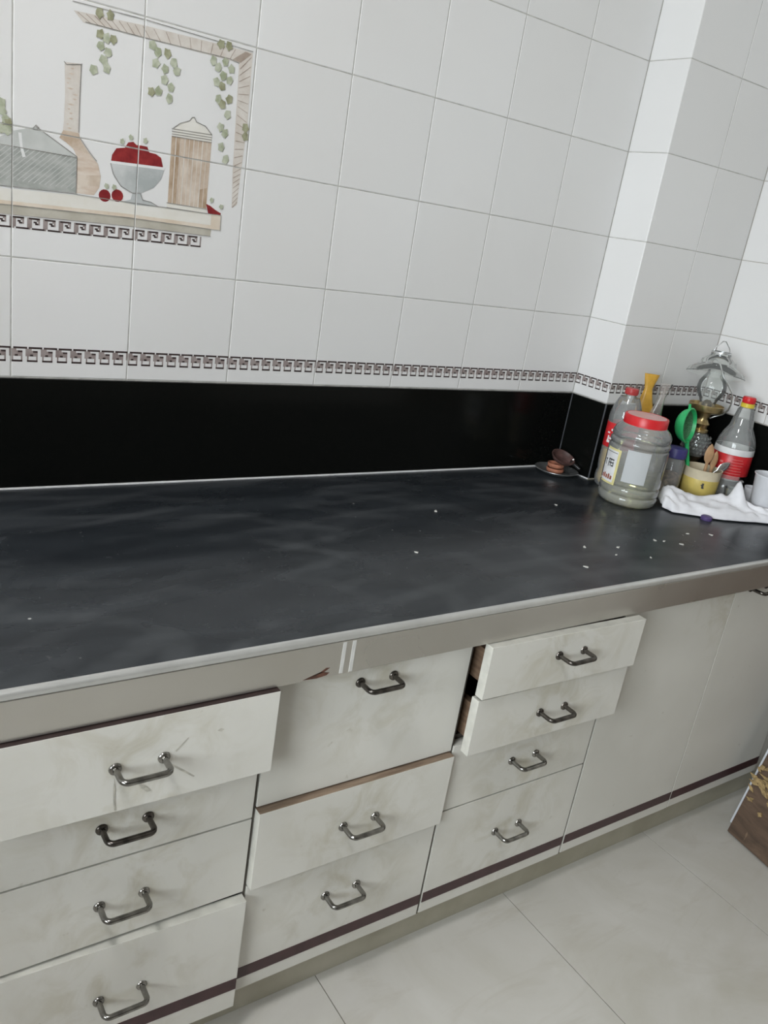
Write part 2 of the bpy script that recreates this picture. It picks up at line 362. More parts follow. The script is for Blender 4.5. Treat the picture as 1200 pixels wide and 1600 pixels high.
PRINT_POLYS={'shelf_slab':[(-0.182,0.524),(-0.088,0.525),(0.504,0.555),(1.276,0.559),(1.793,0.565),(1.795,0.433),(0.94,0.434),(-0.088,0.404),(-0.182,0.402)],'shelf_lip':[(-0.182,0.431),(-0.088,0.435),(0.938,0.465),(1.794,0.467),(1.795,0.433),(0.94,0.434),(-0.088,0.404),(-0.182,0.402)],'shelf_end':[(1.699,0.564),(1.793,0.565),(1.795,0.433),(1.7,0.434)],'shelf_under':[(-0.182,0.402),(-0.088,0.404),(0.94,0.434),(1.711,0.432),(1.706,0.369),(0.943,0.363),(-0.088,0.331),(-0.182,0.33)],'shelf_stain':[(1.318,0.226),(1.439,0.23),(1.433,0.173),(1.385,0.139),(1.353,0.164)],'vase':[(0.381,1.532),(0.39,1.304),(0.387,1.115),(0.381,1.035),(0.354,0.974),(0.408,0.947),(0.468,0.905),(0.499,0.845),(0.5,0.571),(0.643,0.575),(0.685,0.641),(0.694,0.727),(0.669,0.824),(0.596,0.895),(0.525,0.98),(0.503,1.041),(0.5,1.326),(0.507,1.545)],'vase_neck':[(0.381,1.532),(0.39,1.304),(0.387,1.115),(0.381,1.035),(0.354,0.974),(0.44,0.997),(0.503,1.041),(0.5,1.326),(0.507,1.545)],'vase_shade':[(0.382,1.035),(0.354,0.974),(0.408,0.947),(0.459,0.92),(0.597,0.886),(0.525,0.972),(0.501,1.033),(0.439,1.037)],'vase_belly':[(0.503,0.714),(0.693,0.74),(0.686,0.65),(0.505,0.634)],'basket_front':[(-0.18,0.848),(-0.089,0.849),(0.495,0.853),(0.495,0.57),(-0.088,0.544),(-0.181,0.54)],'basket_top':[(-0.18,0.886),(-0.089,0.903),(0.004,0.963),(0.177,1.021),(0.495,0.853),(-0.089,0.849),(-0.18,0.848)],'ribbon':[(0.043,0.958),(0.067,0.959),(0.077,0.854),(0.1,0.787),(0.076,0.779),(0.058,0.851)],'bowl':[(0.768,0.86),(0.805,0.744),(0.872,0.677),(0.966,0.639),(1.04,0.65),(1.15,0.71),(1.212,0.79),(1.235,0.876)],'bowl_rim':[(0.764,0.869),(1.237,0.89),(1.235,0.867),(0.769,0.848)],'bowl_foot':[(0.969,0.649),(1.044,0.656),(1.058,0.6),(1.119,0.591),(1.198,0.558),(1.008,0.546),(0.878,0.557),(0.954,0.585)],'apples':[(0.773,0.866),(0.78,0.917),(0.813,0.973),(0.884,0.99),(0.909,1.035),(0.953,1.048),(0.982,1.027),(1.022,1.031),(1.074,1.03),(1.095,0.988),(1.151,0.985),(1.2,0.962),(1.222,0.888)],'apple_end':[(1.64,0.646),(1.682,0.634),(1.737,0.604),(1.791,0.583),(1.787,0.56),(1.667,0.567)],'canister':[(1.282,1.157),(1.648,1.17),(1.645,0.592),(1.283,0.596)],'canister_dark':[(1.282,1.157),(1.368,1.16),(1.371,0.6),(1.283,0.596)],'canister_dark2':[(1.559,0.754),(1.638,0.783),(1.645,0.592),(1.562,0.599)],'canister_lid':[(1.291,1.213),(1.341,1.265),(1.426,1.298),(1.447,1.322),(1.461,1.339),(1.483,1.329),(1.493,1.304),(1.574,1.284),(1.643,1.231),(1.645,1.164),(1.282,1.152)],'canister_base':[(1.272,0.607),(1.65,0.605),(1.649,0.564),(1.279,0.565)],'frame_top':[(0.439,1.907),(1.002,1.936),(1.912,1.954),(1.964,1.949),(1.843,1.843),(1.761,1.848),(1.007,1.844),(0.514,1.841)],'frame_side':[(1.964,1.949),(1.974,1.38),(1.953,0.978),(1.942,0.679),(1.892,0.644),(1.87,0.965),(1.854,1.497),(1.843,1.843)]}
PRINT_LINES={'frame_line':[[(0.429,1.968),(1.017,1.978),(1.963,1.961)],[(0.53,1.848),(1.007,1.848),(1.75,1.859),(1.843,1.843)]],'vase_line':[[(0.376,1.534),(0.396,1.517),(0.507,1.542),(0.513,1.546)],[(0.519,0.996),(0.596,0.903),(0.654,0.846)],[(0.507,1.542),(0.503,1.233),(0.503,1.041)]],'basket_line':[[(0.169,1.027),(0.495,0.853)],[(-0.089,0.849),(0.495,0.845),(0.495,0.57)],[(-0.119,0.543),(0.504,0.563)],[(0.153,1.009),(0.174,1.035),(0.197,1.017),(0.174,1.0)]],'bowl_line':[[(0.769,0.848),(0.795,0.768),(0.863,0.681),(0.966,0.639),(1.031,0.649),(1.058,0.595),(1.129,0.589),(1.198,0.561)]],'canister_line':[[(1.278,1.211),(1.643,1.227)],[(1.28,1.191),(1.645,1.205)],[(1.281,1.17),(1.643,1.185)],[(1.282,1.152),(1.645,1.164)],[(1.291,1.218),(1.351,1.268),(1.431,1.302),(1.452,1.333),(1.471,1.337),(1.493,1.304),(1.578,1.285),(1.639,1.23)],[(1.273,0.604),(1.646,0.601)],[(1.275,0.565),(1.649,0.564)]],'shelf_line':[[(-0.088,0.404),(0.94,0.434),(1.711,0.432)],[(1.793,0.565),(1.795,0.433),(1.715,0.431)],[(-0.088,0.331),(0.943,0.363),(1.706,0.369)],[(0.504,0.56),(0.933,0.56),(1.793,0.565)]]}
PRINT_LEAVES=[(0.648,1.79),(0.699,1.772),(0.75,1.776),(0.654,1.708),(0.712,1.675),(0.68,1.614),(0.603,1.522),(0.708,1.561),(1.072,1.811),(1.119,1.767),(1.201,1.777),(1.107,1.681),(1.257,1.717),(1.187,1.654),(1.289,1.659),(1.187,1.572),(1.247,1.524),(1.142,1.476),(1.081,1.461),(1.239,1.44),(1.606,1.811),(1.653,1.771),(1.714,1.826),(1.774,1.781),(1.704,1.715),(1.767,1.689),(1.65,1.653),(1.702,1.63),(1.676,1.523),(1.716,1.487),(1.777,1.543),(1.774,1.416),(1.719,1.302),(1.764,1.261),(1.739,1.142),(1.789,1.046),(0.634,1.935),(0.717,1.94),(1.662,1.952),(1.735,1.955),(1.957,1.341),(1.959,1.27),(-0.081,1.148),(-0.074,1.089),(-0.05,1.033),(-0.027,1.006),(-0.066,0.969),(-0.035,0.959),(-0.086,0.965),(0.858,1.036),(0.928,1.077),(1.053,1.074),(0.743,0.663),(0.809,0.663),(1.688,0.684),(1.786,0.639)]
PRINT_APPLES=[(0.732,0.585),(0.839,0.6)]
PRINT_KEYS=[(-0.088,0.323),(-0.088,0.229),(1.613,0.358),(1.622,0.251)]

# ================================================================ the room
XL, XR, YF_, HC = -8.0, 9.0, -17.0, 2.78       # left wall, right wall, front wall (tile units); ceiling height (m)
G = 0.0045                                       # half a grout joint
def slab(name, a, b, mat, **k): return struct(MB().box(a, b).build(name, mat, **k))
wall_back = slab('wall_back', M(XL, 0.004, -ZF), M(XR, 0.5, 0)+Vector((0, 0, HC-ZF*S)), 'grout')
wall_pier = slab('wall_pier', M(7.004, -0.596, -ZF), M(XR-0.001, 0.0035, 0)+Vector((0, 0, HC-ZF*S)), 'grout')
wall_right = slab('wall_right', M(XR+0.004, YF_, -ZF), M(XR+0.5, 0.5, 0)+Vector((0, 0, HC-ZF*S)), 'plaster')
b = MB(); zt = HC/S-ZF; y0, y1, z0, z1 = WIN
b.box(M(XL-0.4, YF_, -ZF), M(XL, y0, zt)).box(M(XL-0.4, y1, -ZF), M(XL, 0.5, zt)).box(M(XL-0.4, y0, -ZF), M(XL, y1, z0)).box(M(XL-0.4, y0, z1), M(XL, y1, zt))
wall_left = struct(b.build('wall_left', 'plaster'))
b = MB(); ym = (y0+y1)/2
for ya, yb, za, zb in ((y0, y0+0.25, z0, z1), (y1-0.25, y1, z0, z1), (y0, y1, z0, z0+0.25), (y0, y1, z1-0.25, z1), (ym-0.12, ym+0.12, z0, z1)): b.box(M(XL-0.3, ya, za), M(XL-0.05, yb, zb))
window_1 = struct(b.build('window_1', 'plaster'))
for ya, yb in ((y0+0.25, ym-0.12), (ym+0.12, y1-0.25)): MB().box(M(XL-0.19, ya, z0+0.25), M(XL-0.17, yb, z1-0.25)).build('pane', 'window_pane', window_1)
wall_front = slab('wall_front', M(XL-0.5, YF_-0.5, -ZF), M(XR+0.5, YF_, 0)+Vector((0, 0, HC-ZF*S)), 'plaster_grey')
ceiling = struct(MB().box((XL*S-0.1, YF_*S-0.1, HC), (XR*S+0.1, 0.1, HC+0.1)).build('ceiling', 'ceiling_paint'))
floor = struct(MB().box((XL*S-0.1, YF_*S-0.1, -0.1), (XR*S+0.1, 0.1, -0.0012)).build('floor', 'floor_joint'))
# marble floor slabs, 46 cm wide, long joints running away from the cabinets
def slab_mesh(w, l, t=0.02, bv=0.0001):
    b = MB(); x, y = w/2, l/2
    vs = []
    for z, i in ((-t, 0), (-bv, 0), (0, bv)): vs += [(-x+i, -y+i, z), (x-i, -y+i, z), (x-i, y-i, z), (-x+i, y-i, z)]
    fs = [(8, 9, 10, 11)] + [(j*4+i, j*4+(i+1) % 4, j*4+4+(i+1) % 4, j*4+4+i) for j in (0, 1) for i in range(4)]
    b.add(vs, fs); return b.mesh('floor_slab', 'marble', Vector((0, 0, 0)), 0)
FW, FL = 2.31, 5.0
fm = slab_mesh(FW*S-0.0022, FL*S-0.0022)
for i in range(-5, 3):
    for j in range(0, 3):
        x0 = 4.32+i*FW
        if x0 < XL or x0+FW > XR+0.6: continue
        spawn(fm, 'floor_slab', M(x0+FW/2, -2.4-FL*j-FL/2, -ZF), floor)

# wall tiles: one object each; u runs along the wall, n is the way the glaze faces
def tile_mesh(wu, u, n, h=1.0):
    b = MB(); u = Vector(u); n = Vector(n); z = Vector((0, 0, 1)); bv = 0.005*S
    w2, h2 = (wu/2-G)*S, (h/2-G)*S; vs = []
    for d, i in ((-0.02*S, 0), (-bv*0.7, 0), (0, bv)):
        for su, sz in ((-1, -1), (1, -1), (1, 1), (-1, 1)): vs.append(u*su*(w2-i)+z*sz*(h2-i)+n*d)
    fs = [(8, 9, 10, 11)] + [(j*4+i, j*4+(i+1) % 4, j*4+4+(i+1) % 4, j*4+4+i) for j in (0, 1) for i in range(4)]
    b.add(vs, fs); return b.mesh('tile', 'tile', Vector((0, 0, 0)), 0)
KEY = [".DDDDDDDDD", "GGG......G", "GGGGDDD..G", "GGGGGGG..G", "GGDDGGG..G", "G.....G...", "G.....G...", "DDDDDDD..."]
def key_faces(b, nkeys, ulen, top, bot, f, bitmap, u0=0.0):
    """Greek-key glaze print: rows of a key joined into strips; f maps (u, z) to a point"""
    H = len(bitmap); Wd = len(bitmap[0])
    for k in range(nkeys):
        for r, row in enumerate(bitmap):
            c = 0
            while c < Wd:
                if row[c] == '.': c += 1; continue
                e = c
                while e+1 < Wd and row[e+1] == row[c]: e += 1
                ua, ub = u0+ulen*(k+c/Wd)/nkeys, u0+ulen*(k+(e+1)/Wd)/nkeys
                za, zb = top+(bot-top)*r/H, top+(bot-top)*(r+1)/H
                b.add([f(ua, zb), f(ub, zb), f(ub, za), f(ua, za)], [(0, 1, 2, 3)], 0 if row[c] == 'D' else 1)
                c = e+1
def border_mesh(wu, u, n, nk):
    b = MB(); u = Vector(u); n = Vector(n)
    key_faces(b, nk, wu-2*G, -0.735+0.5, -0.865+0.5, lambda a, z: u*(a-wu/2+G)*S+Vector((0, 0, z*S))+n*0.0003, KEY)
    return b.mesh('border_print', ['print_keydark', 'print_keygrey'], Vector((0, 0, 0)), 0)
def tile_run(parent, wu, u, n, centres, nk):
    tm = tile_mesh(wu, u, n); bmh = border_mesh(wu, u, n, nk)
    for c in centres:
        for j in range(-1, 7):
            t = spawn(tm, 'tile', M(c[0], c[1], j+0.5), parent)
            if j == -1: spawn(bmh, 'border_print', M(c[0], c[1], j+0.5), t)
tile_run(wall_back, 1.0, (1, 0, 0), (0, -1, 0), [(i+0.5, 0) for i in range(-8, 7)], 8)
tile_run(wall_pier, 0.6, (0, -1, 0), (-1, 0, 0), [(7.0, -0.3)], 5)
tile_run(wall_pier, 1.0, (1, 0, 0), (0, -1, 0), [(7.5, -0.6), (8.5, -0.6)], 8)
tile_run(wall_right, 1.0, (0, -1, 0), (-1, 0, 0), [(9.0, -1.1-i) for i in range(5)], 8)

# ---- the still life glazed onto the tiles of the back wall (flat print, cut at the grout joints)
def decal(name, polys, mats, layer, mi=None, step=0.00004):
    bm = bmesh.new()
    y = -(0.0015+0.0006*layer)
    for k, poly in enumerate(polys):
        f = bm.faces.new([bm.verts.new(M(u, y-step*k, v)) for u, v in poly]); f.material_index = mi[k] if mi else 0
    bm.normal_update(); bmesh.ops.triangulate(bm, faces=bm.faces[:])
    for ax, rng in ((0, range(-1, 3)), (2, range(0, 3))):
        for g in rng:
            for s in (-1, 1):
                co = [0, 0, 0]; no = [0, 0, 0]; no[ax] = 1
                co[ax] = (g+s*G*1.15)*S+(ZF*S if ax == 2 else 0)
                bmesh.ops.bisect_plane(bm, geom=bm.verts[:]+bm.edges[:]+bm.faces[:], dist=1e-6, plane_co=co, plane_no=no)
    dead = []
    for f in bm.faces:
        c = f.calc_center_median(); u, v = c.x/S, c.z/S-ZF
        if abs(u-round(u)) < G*1.1 or abs(v-round(v)) < G*1.1: dead.append(f)
    bmesh.ops.delete(bm, geom=dead, context='FACES')
    bm.normal_update()
    for f in bm.faces:
        if f.normal.y > 0: f.normal_flip()
    me = bpy.data.meshes.new(name); org = wo(wall_back)
    for v in bm.verts: v.co -= org
    bm.to_mesh(me); bm.free()
    for q in (mats if isinstance(mats, list) else [mats]): me.materials.append(MATS[q])
    o = bpy.data.objects.new(name, me); COL.objects.link(o); place(o, org, wall_back); return o
def ribbon(pts, w):
    """stroke along a polyline as separate quads"""
    out = []
    for (a, b), (c, d) in zip(pts, pts[1:]):
        L = math.hypot(c-a, d-b) or 1; nx, ny = -(d-b)/L*w/2, (c-a)/L*w/2; ex, ey = (c-a)/L*w*0.3, (d-b)/L*w*0.3
        out.append([(a-ex-nx, b-ey-ny), (c+ex-nx, d+ey-ny), (c+ex+nx, d+ey+ny), (a-ex+nx, b-ey+ny)])
    return out
def blob(u, v, r, n=12, wob=0.0, sx=1.0):
    return [(u+r*sx*(1+wob*random.uniform(-1, 1))*math.cos(2*math.pi*i/n), v+r*(1+wob*random.uniform(-1, 1))*math.sin(2*math.pi*i/n)) for i in range(n)]
PP = {}
for k, pl in PRINT_POLYS.items():
    far = -0.99 if k.startswith('shelf') else -0.55
    PP[k] = [(far if u < -0.12 else u, v) for u, v in pl]
decal('shelf_print', [PP['shelf_slab'], PP['shelf_under']], ['print_cream', 'print_taupe'], 0, [0, 1])
decal('shelf_print', [PP['shelf_lip']], 'print_beige', 1)
decal('shelf_print', [PP['shelf_end']], 'print_beige', 2)
decal('vase_print', [PP['vase']], 'print_peach', 0)
decal('vase_print', [PP['vase_neck']], 'print_rope', 1)
decal('vase_print', [PP['vase_shade'], PP['vase_belly']], 'print_tan', 2)
hat = []
for i in range(13):
    z = 1.50-i*0.037+0.012*random.random(); w0 = 0.02+0.045*random.random(); x0_ = 0.392+0.055*random.random(); hat.append([(x0_, z-0.006), (x0_+w0*0.5, z), (x0_+w0, z-0.004), (x0_+w0*0.6, z-0.013)])
decal('vase_print', hat, 'print_tan', 3)
decal('basket_print', [PP['basket_front'], PP['basket_top']], ['print_grey', 'print_palegrey'], 4, [0, 1])
hl = []
bf = PP['basket_front']
for i in range(26):
    u0 = -0.5+i*0.042
    for t0, t1 in ((0.0, 1.0),):
        p, q = (u0-0.05, 0.60), (u0+0.22, 0.86)
        if q[0] > 0.49: k = (0.49-p[0])/(q[0]-p[0]); q = (0.49, p[1]+k*(q[1]-p[1]))
        if p[0] < 0.47: hl += ribbon([p, q], 0.006)
decal('basket_print', hl, 'print_palegrey', 5)
decal('basket_print', [PP['ribbon']], 'print_white', 6)
decal('bowl_print', [PP['apples']]+[blob(u, v, 0.05, 14) for u, v in PRINT_APPLES]+[PP['apple_end']], 'print_red', 1)
decal('bowl_print', [PP['bowl'], PP['bowl_foot']], 'print_silver', 2)
decal('bowl_print', [PP['bowl_rim']], 'print_white', 3)
decal('canister_print', [PP['canister']], 'print_tan', 0)
decal('canister_print', [PP['canister_dark'], PP['canister_dark2']], 'print_brown', 1)
cl = PP['canister']; st = []
for i in range(1, 9):
    t = i/9
    a = (cl[0][0]+(cl[1][0]-cl[0][0])*t, cl[0][1]+(cl[1][1]-cl[0][1])*t); b_ = (cl[3][0]+(cl[2][0]-cl[3][0])*t, cl[3][1]+(cl[2][1]-cl[3][1])*t)
    st += ribbon([a, b_], 0.009 if i % 2 else 0.005)
decal('canister_print', st, 'print_rope', 2)
decal('canister_print', [PP['canister_lid'], PP['canister_base']], 'print_cream', 3)
decal('frame_print', [PP['frame_top'], PP['frame_side']], 'print_rope', 0)
rl = []
def edge_at(pl, t):
    k = t*(len(pl)-1); q = min(int(k), len(pl)-2); f_ = k-q
    return (pl[q][0]*(1-f_)+pl[q+1][0]*f_, pl[q][1]*(1-f_)+pl[q+1][1]*f_)
for pl, n_, sl in ((PP['frame_top'], 26, 0.035), (PP['frame_side'], 22, 0.04)):
    oa, ob_ = pl[:4], pl[4:][::-1]
    for i in range(n_):
        a_ = edge_at(oa, (i+0.3)/n_); b_ = edge_at(ob_, min(1, (i+0.3)/n_+sl)); rl += ribbon([(a_[0]*0.9+b_[0]*0.1, a_[1]*0.9+b_[1]*0.1), (a_[0]*0.1+b_[0]*0.9, a_[1]*0.1+b_[1]*0.9)], 0.006)
decal('frame_print', rl, 'print_ropeline', 1)
ln_ = []
for k, pls in PRINT_LINES.items():
    for pl in pls: ln_ += ribbon(pl, 0.0055)
decal('outline_print', ln_, 'print_line', 7)
lv = []; mi = []
for i, (u, v) in enumerate(PRINT_LEAVES):
    n = 5; r = 0.041 if i < 49 else 0.025; rot = random.random()*6
    pts = []
    for k in range(2*n):
        rr = r*(1.0 if k % 2 == 0 else 0.76)*random.uniform(0.85, 1.1); a = rot+math.pi*k/n
        pts.append((u+rr*math.cos(a)*0.9, v+rr*math.sin(a)*1.05))
    lv.append(pts); mi.append(1 if 36 <= i < 42 or random.random() < 0.18 else 0)
decal('ivy_print', lv, ['print_green', 'print_olive'], 8, mi)
kb = MB()
K2 = ["DDDDDDD..G", "GG...GG..G", "GG.DD.G..G", "GG..DDG..G", "GG.......G", "GG.......G", "G.DDDDDDDD"]
kz = lambda u: 0.018*(u)
kp = []; km = []
class _C:
    def add(s, vs, fs, m_=0): kp.append([(p[0], p[1]) for p in vs]); km.append(m_)
for t0, t1 in ((-0.99, -0.006), (0.006, 0.994), (1.006, 1.62)):
    nk = max(1, round((t1-t0)/0.123)); key_faces(_C(), nk, t1-t0, 0.325, 0.232, lambda a, z: (a, z+kz(a)), K2, t0)
decal('greek_key_print', kp, ['print_keydark', 'print_keygrey'], 1, km, 0.0)

# ---- black granite upstand round the worktop, with a line of white sealant at its foot
ZC, ZT = -2.015, -1.006                       # worktop surface, top of the upstand
def trim(name, a, b): return struct(MB().box(M(*a), M(*b)).build(name, 'granite_black', bevel=0.0015))
t1 = trim('trim_1', (-0.95, -0.04, ZC-0.01), (6.96, 0.0035, ZT))
t2 = trim('trim_2', (6.96, -0.6, ZC-0.01), (7.0035, 0.0035, ZT))
t3 = trim('trim_3', (6.96, -0.64, ZC-0.01), (8.96, -0.5965, ZT))
t4 = trim('trim_4', (8.96, -3.2, ZC-0.01), (9.0035, -0.5965, ZT))
MB().box(M(-0.95, -0.058, ZC), M(6.94, -0.041, ZC+0.014)).build('sealant_line', 'label_white', t1)
MB().box(M(6.942, -0.64, ZC), M(6.959, -0.06, ZC+0.012)).build('sealant_line', 'label_white', t2)
MB().prism([M(6.9585, -0.628, ZC), M(6.9585, -0.6415, ZC), M(6.972, -0.6415, ZC)], (0, 0, (ZT-ZC)*S)).build('edge_highlight', 'granite_edge', t3)  # paler strip paints the highlight along the outer corner
MB().box(M(6.950, -0.052, ZC), M(6.959, -0.041, ZT)).build('joint_line', 'granite_edge', t1)
MB().box(M(6.942, -0.656, ZC), M(8.94, -0.641, ZC+0.012)).build('sealant_line', 'plinth', t3)

# ---- ceiling lamp above and to the left of the photographer
LP = Vector((-0.75, -1.15, HC-0.06))
cl_ = thing('ceiling_lamp', LP, 'round white ceiling lamp above the left end of the room', 'lamp')
MB().lathe([(0, -0.004), (0.19, -0.004), (0.21, 0.02), (0.21, 0.055), (0, 0.055)], LP, 40).build('rim', 'lamp_body', cl_, smooth=40)
MB().lathe([(0.0, -0.03), (0.09, -0.026), (0.16, -0.015), (0.188, -0.005), (0.0, -0.005)], LP, 40).build('diffuser', 'lamp_glow', cl_, smooth=40)

# ================================================================ worktop
DY = -3.2                                      # plane of the closed drawer fronts
FY = -3.34                                     # face of the steel apron
wt = thing('worktop', M(4, -1.7, ZC-0.15), 'long dusty black granite kitchen worktop with a steel front apron', 'worktop')
pts = [(-0.95, -0.041), (6.959, -0.041), (6.959, -0.641), (8.959, -0.641), (8.959, -3.297), (-0.95, -3.297)]
b = MB(); b.prism([M(x, y, ZC-0.15) for x, y in pts], (0, 0, 0.15*S)); b.build('granite_slab', 'granite_top', wt)
lip = [(-3.298, ZC-0.05), (-3.298, ZC+0.006)]+[(-3.314-0.028*math.sin(math.radians(15*k)), ZC-0.022+0.028*math.cos(math.radians(15*k))) for k in range(7)]+[(-3.342, ZC-0.042), (-3.335, ZC-0.05)]
b = MB(); b.prism([M(-0.95, y, z) for y, z in lip], (9.909*S, 0, 0)); b.build('steel_lip', 'apron_lip', wt, smooth=30)
b = MB(); b.box(M(-0.95, FY, -2.335), M(8.959, -3.30, ZC-0.051)); ap = b.build('steel_apron', 'steel_apron', wt, bevel=0.0008)
for x in (1.545, 1.625):                       # two strips of tape and a rust scab on the apron
    MB().box(M(x, FY-0.003, -2.325), M(x+0.028, FY, ZC-0.06)).build('tape_strip', 'tape', ap)
b = MB(); b.prism([M(x, FY-0.002, z) for x, z in [(1.25, -2.322), (1.33, -2.300), (1.42, -2.285), (1.46, -2.262), (1.43, -2.258), (1.39, -2.283), (1.46, -2.300), (1.44, -2.318), (1.36, -2.328)]], (0, 0.002*S, 0))
b.build('rust_patch', 'rust', ap)

# crumbs on the worktop
for i, (x, y) in enumerate([(5.95, -2.55), (6.05, -2.6), (6.2, -2.72), (5.1, -2.75), (5.3, -2.6), (4.9, -2.5), (6.6, -2.5), (3.9, -1.3), (5.6, -1.4), (3.0, -2.2), (5.45, -2.9), (4.5, -2.9), (6.9, -2.6)]):
    a = random.random()*3; r = 0.0022+0.0015*random.random()
    b = MB(); p = M(x, y, ZC)
    b.prism([p+Vector((r*k*math.cos(a+t), r*k*math.sin(a+t), 0)) for t, k in ((0, 1.8), (1.3, 0.8), (2.6, 1.2), (3.9, 1.3), (5.1, 0.7))], (0, 0, 0.0016))
    tag(b.build('crumb', 'crumb'), 'tiny pale crumb lying on the black worktop', 'crumb', 'crumbs scattered on the worktop')

# ================================================================ cabinets
def handle(x0, x1, z, y, parent, mat, out=0.16):
    """bowed pull: two rosettes with a bent round bar standing out from the front"""
    b = MB(); r = 0.0041
    p = [M(x0, y, z)]; R_ = 0.045
    for k in range(7):
        a = math.radians(15*k); p.append(M(x0+R_*(1-math.cos(a))-0.0, y-out+R_-R_*math.sin(a)*1.0, z))
    # run along the bar to the second bend
    for k in range(7):
        a = math.radians(15*k); p.append(M(x1-R_*(1-math.sin(a)) if False else x1-R_+R_*math.sin(a), y-out+R_-R_*math.cos(a), z))
    p.append(M(x1, y, z))
    b.tube(p, r, 10)
    for x in (x0, x1):
        b.lathe([(0, 0.0034), (0.0068, 0.0034), (0.0080, 0.0022), (0.0084, 0.0), (0, 0)], M(x, y, z), 16, (0, -1, 0))
    o = b.build('handle', mat, parent, origin=M((x0+x1)/2, y, z), smooth=50); return o
def front(name, cab, x0, x1, z0, z1, yl, yr, hz=None, mat_h='handle_metal', edge=1, strip=True, box_=False, hx=None, taper=0):
    """drawer or door front; yl / yr are the depths of its left and right end; edge 1 pale, 2 maroon, 3 raw wood"""
    t = 0.09; hx = hx if hx is not None else (x0+x1)/2; ym = (yl+yr)/2
    hc = M(hx, ym, hz) if hz is not None else M(x1, ym, z1)
    b = MB(); yf = lambda x: yl+(yr-yl)*(x-x0)/(x1-x0)
    F = [M(x0, yl, z0), M(x1, yr, z0), M(x1, yr, z1), M(x0, yl, z1)]; Bk = [p+Vector((0, t*S, 0)) for p in F]
    b.add(F+Bk, [(0, 1, 2, 3)], 0); k = 0
    b.add(F+Bk, [(5, 4, 7, 6), (1, 5, 6, 2), (4, 0, 3, 7), (4, 5, 1, 0)], 1)
    b.add(F+Bk, [(3, 2, 6, 7)], 1 if edge == 1 else 2)
    d = b.build(name, ['laminate', 'laminate_edge', {1: 'laminate_edge', 2: 'maroon_edge', 3: 'wood_edge'}[edge]], cab, origin=hc, bevel=0.0007)
    if hz is not None:
        h = handle(hx-0.155, hx+0.155, hz, ym, d, mat_h)
    if strip:
        b = MB(); za, zb = -5.165, -5.052
        b.prism([M(x0+0.004, yl-0.004, za), M(x1-0.004, yr-0.004, za), M(x1-0.004, yr-0.004, zb), M(x0+0.004, yl-0.004, zb)], (0, 0.0042*S, 0))
        b.build('inlay_strip', 'maroon_strip', d)
    if box_:
        b = MB(); h = (z1-z0)*0.62; yb = ym+t+0.002; xa, xb, th = x0+0.10, x1-0.10, 0.06
        b.box(M(xa, yb, z0+0.06), M(xa+th, yb+2.2, z0+0.06+h)); b.box(M(xb-th, yb, z0+0.06), M(xb, yb+2.2, z0+0.06+h))
        b.box(M(xa+th, yb+2.14, z0+0.06), M(xb-th, yb+2.2, z0+0.06+h)); b.box(M(xa+th, yb, z0+0.06), M(xb-th, yb+2.14, z0+0.10))
        b.build('drawer_box', 'wood_inside', d)
    return d
def carcass(cab, x0, x1, shelves=(), yb=-0.1, dl=0.009, dr=0.009):
    b = MB(); t = 0.05; ya = -3.098; z0, z1 = -5.31, -2.345
    b.box(M(x0, ya, z0), M(x0+t, yb, z1)); b.box(M(x1-t, ya, z0), M(x1, yb, z1)); b.box(M(x0+t, ya, z0), M(x1-t, yb, z0+0.06)); b.box(M(x0+t, yb-0.04, z0+0.06), M(x1-t, yb, z1))
    b.box(M(x0, -3.186, z0), M(x0+dl, ya, z1)); b.box(M(x1-dr, -3.186, z0), M(x1, ya, z1))  # filler strips: the shade in the gaps put in as dark grey
    for z in shelves: b.box(M(x0+t, ya, z-0.03), M(x1-t, ya+0.3, z+0.03))
    b.build('carcass', ['gap_grey'], cab)
def cabinet(x0, x1, label, cat='cabinet'):
    return thing('kitchen_cabinet', M((x0+x1)/2, -1.7, -5.32), label, cat, 'white base cabinets under the worktop')
GAP = 0.014
X = [-0.87, 1.077, 2.962, 4.862, 6.695, 8.55]
# 1: four drawers, the top one pulled out, the lowest a little open
c1 = cabinet(X[0], X[1], 'leftmost white base cabinet with four stained drawers, top drawer pulled out')
carcass(c1, X[0]+0.002, X[1]-0.002, (-3.02, -3.55, -4.25))
a, e = X[0]+GAP, X[1]-GAP
d1 = front('drawer_front', c1, a, e, -2.995, -2.342, -3.375, -3.382, -2.663, 'handle_metal', 2, False, True, 0.112)
front('drawer_front', c1, a, e, -3.543, -3.005, DY, DY, -3.265, 'handle_dark', 1, False, False, 0.106)
front('drawer_front', c1, a, e, -4.245, -3.558, DY, DY, -3.92, 'handle_metal', 1, False, False, 0.116)
front('drawer_front', c1, a, e, -5.36, -4.272, -3.222, -3.275, -4.75, 'handle_metal', 1, True, True, 0.13)
for pl in ([(-0.045, -2.74), (-0.036, -2.80), (-0.034, -2.90), (-0.024, -2.98), (-0.036, -2.98), (-0.044, -2.90), (-0.048, -2.80)],
           [(0.10, -2.80), (0.17, -2.86), (0.20, -2.90), (0.17, -2.90), (0.13, -2.86)], [(0.29, -2.70), (0.40, -2.79), (0.49, -2.87), (0.48, -2.875), (0.39, -2.80), (0.285, -2.71)],
           [(0.62, -2.55), (0.645, -2.535), (0.67, -2.55), (0.65, -2.565)], [(0.34, -2.63), (0.42, -2.55), (0.425, -2.557), (0.345, -2.64)]):
    MB().prism([M(x, -3.3795-0.0018, z) for x, z in pl], (0, 0.0006*S, 0)).build('drip_stain', 'stain', d1)
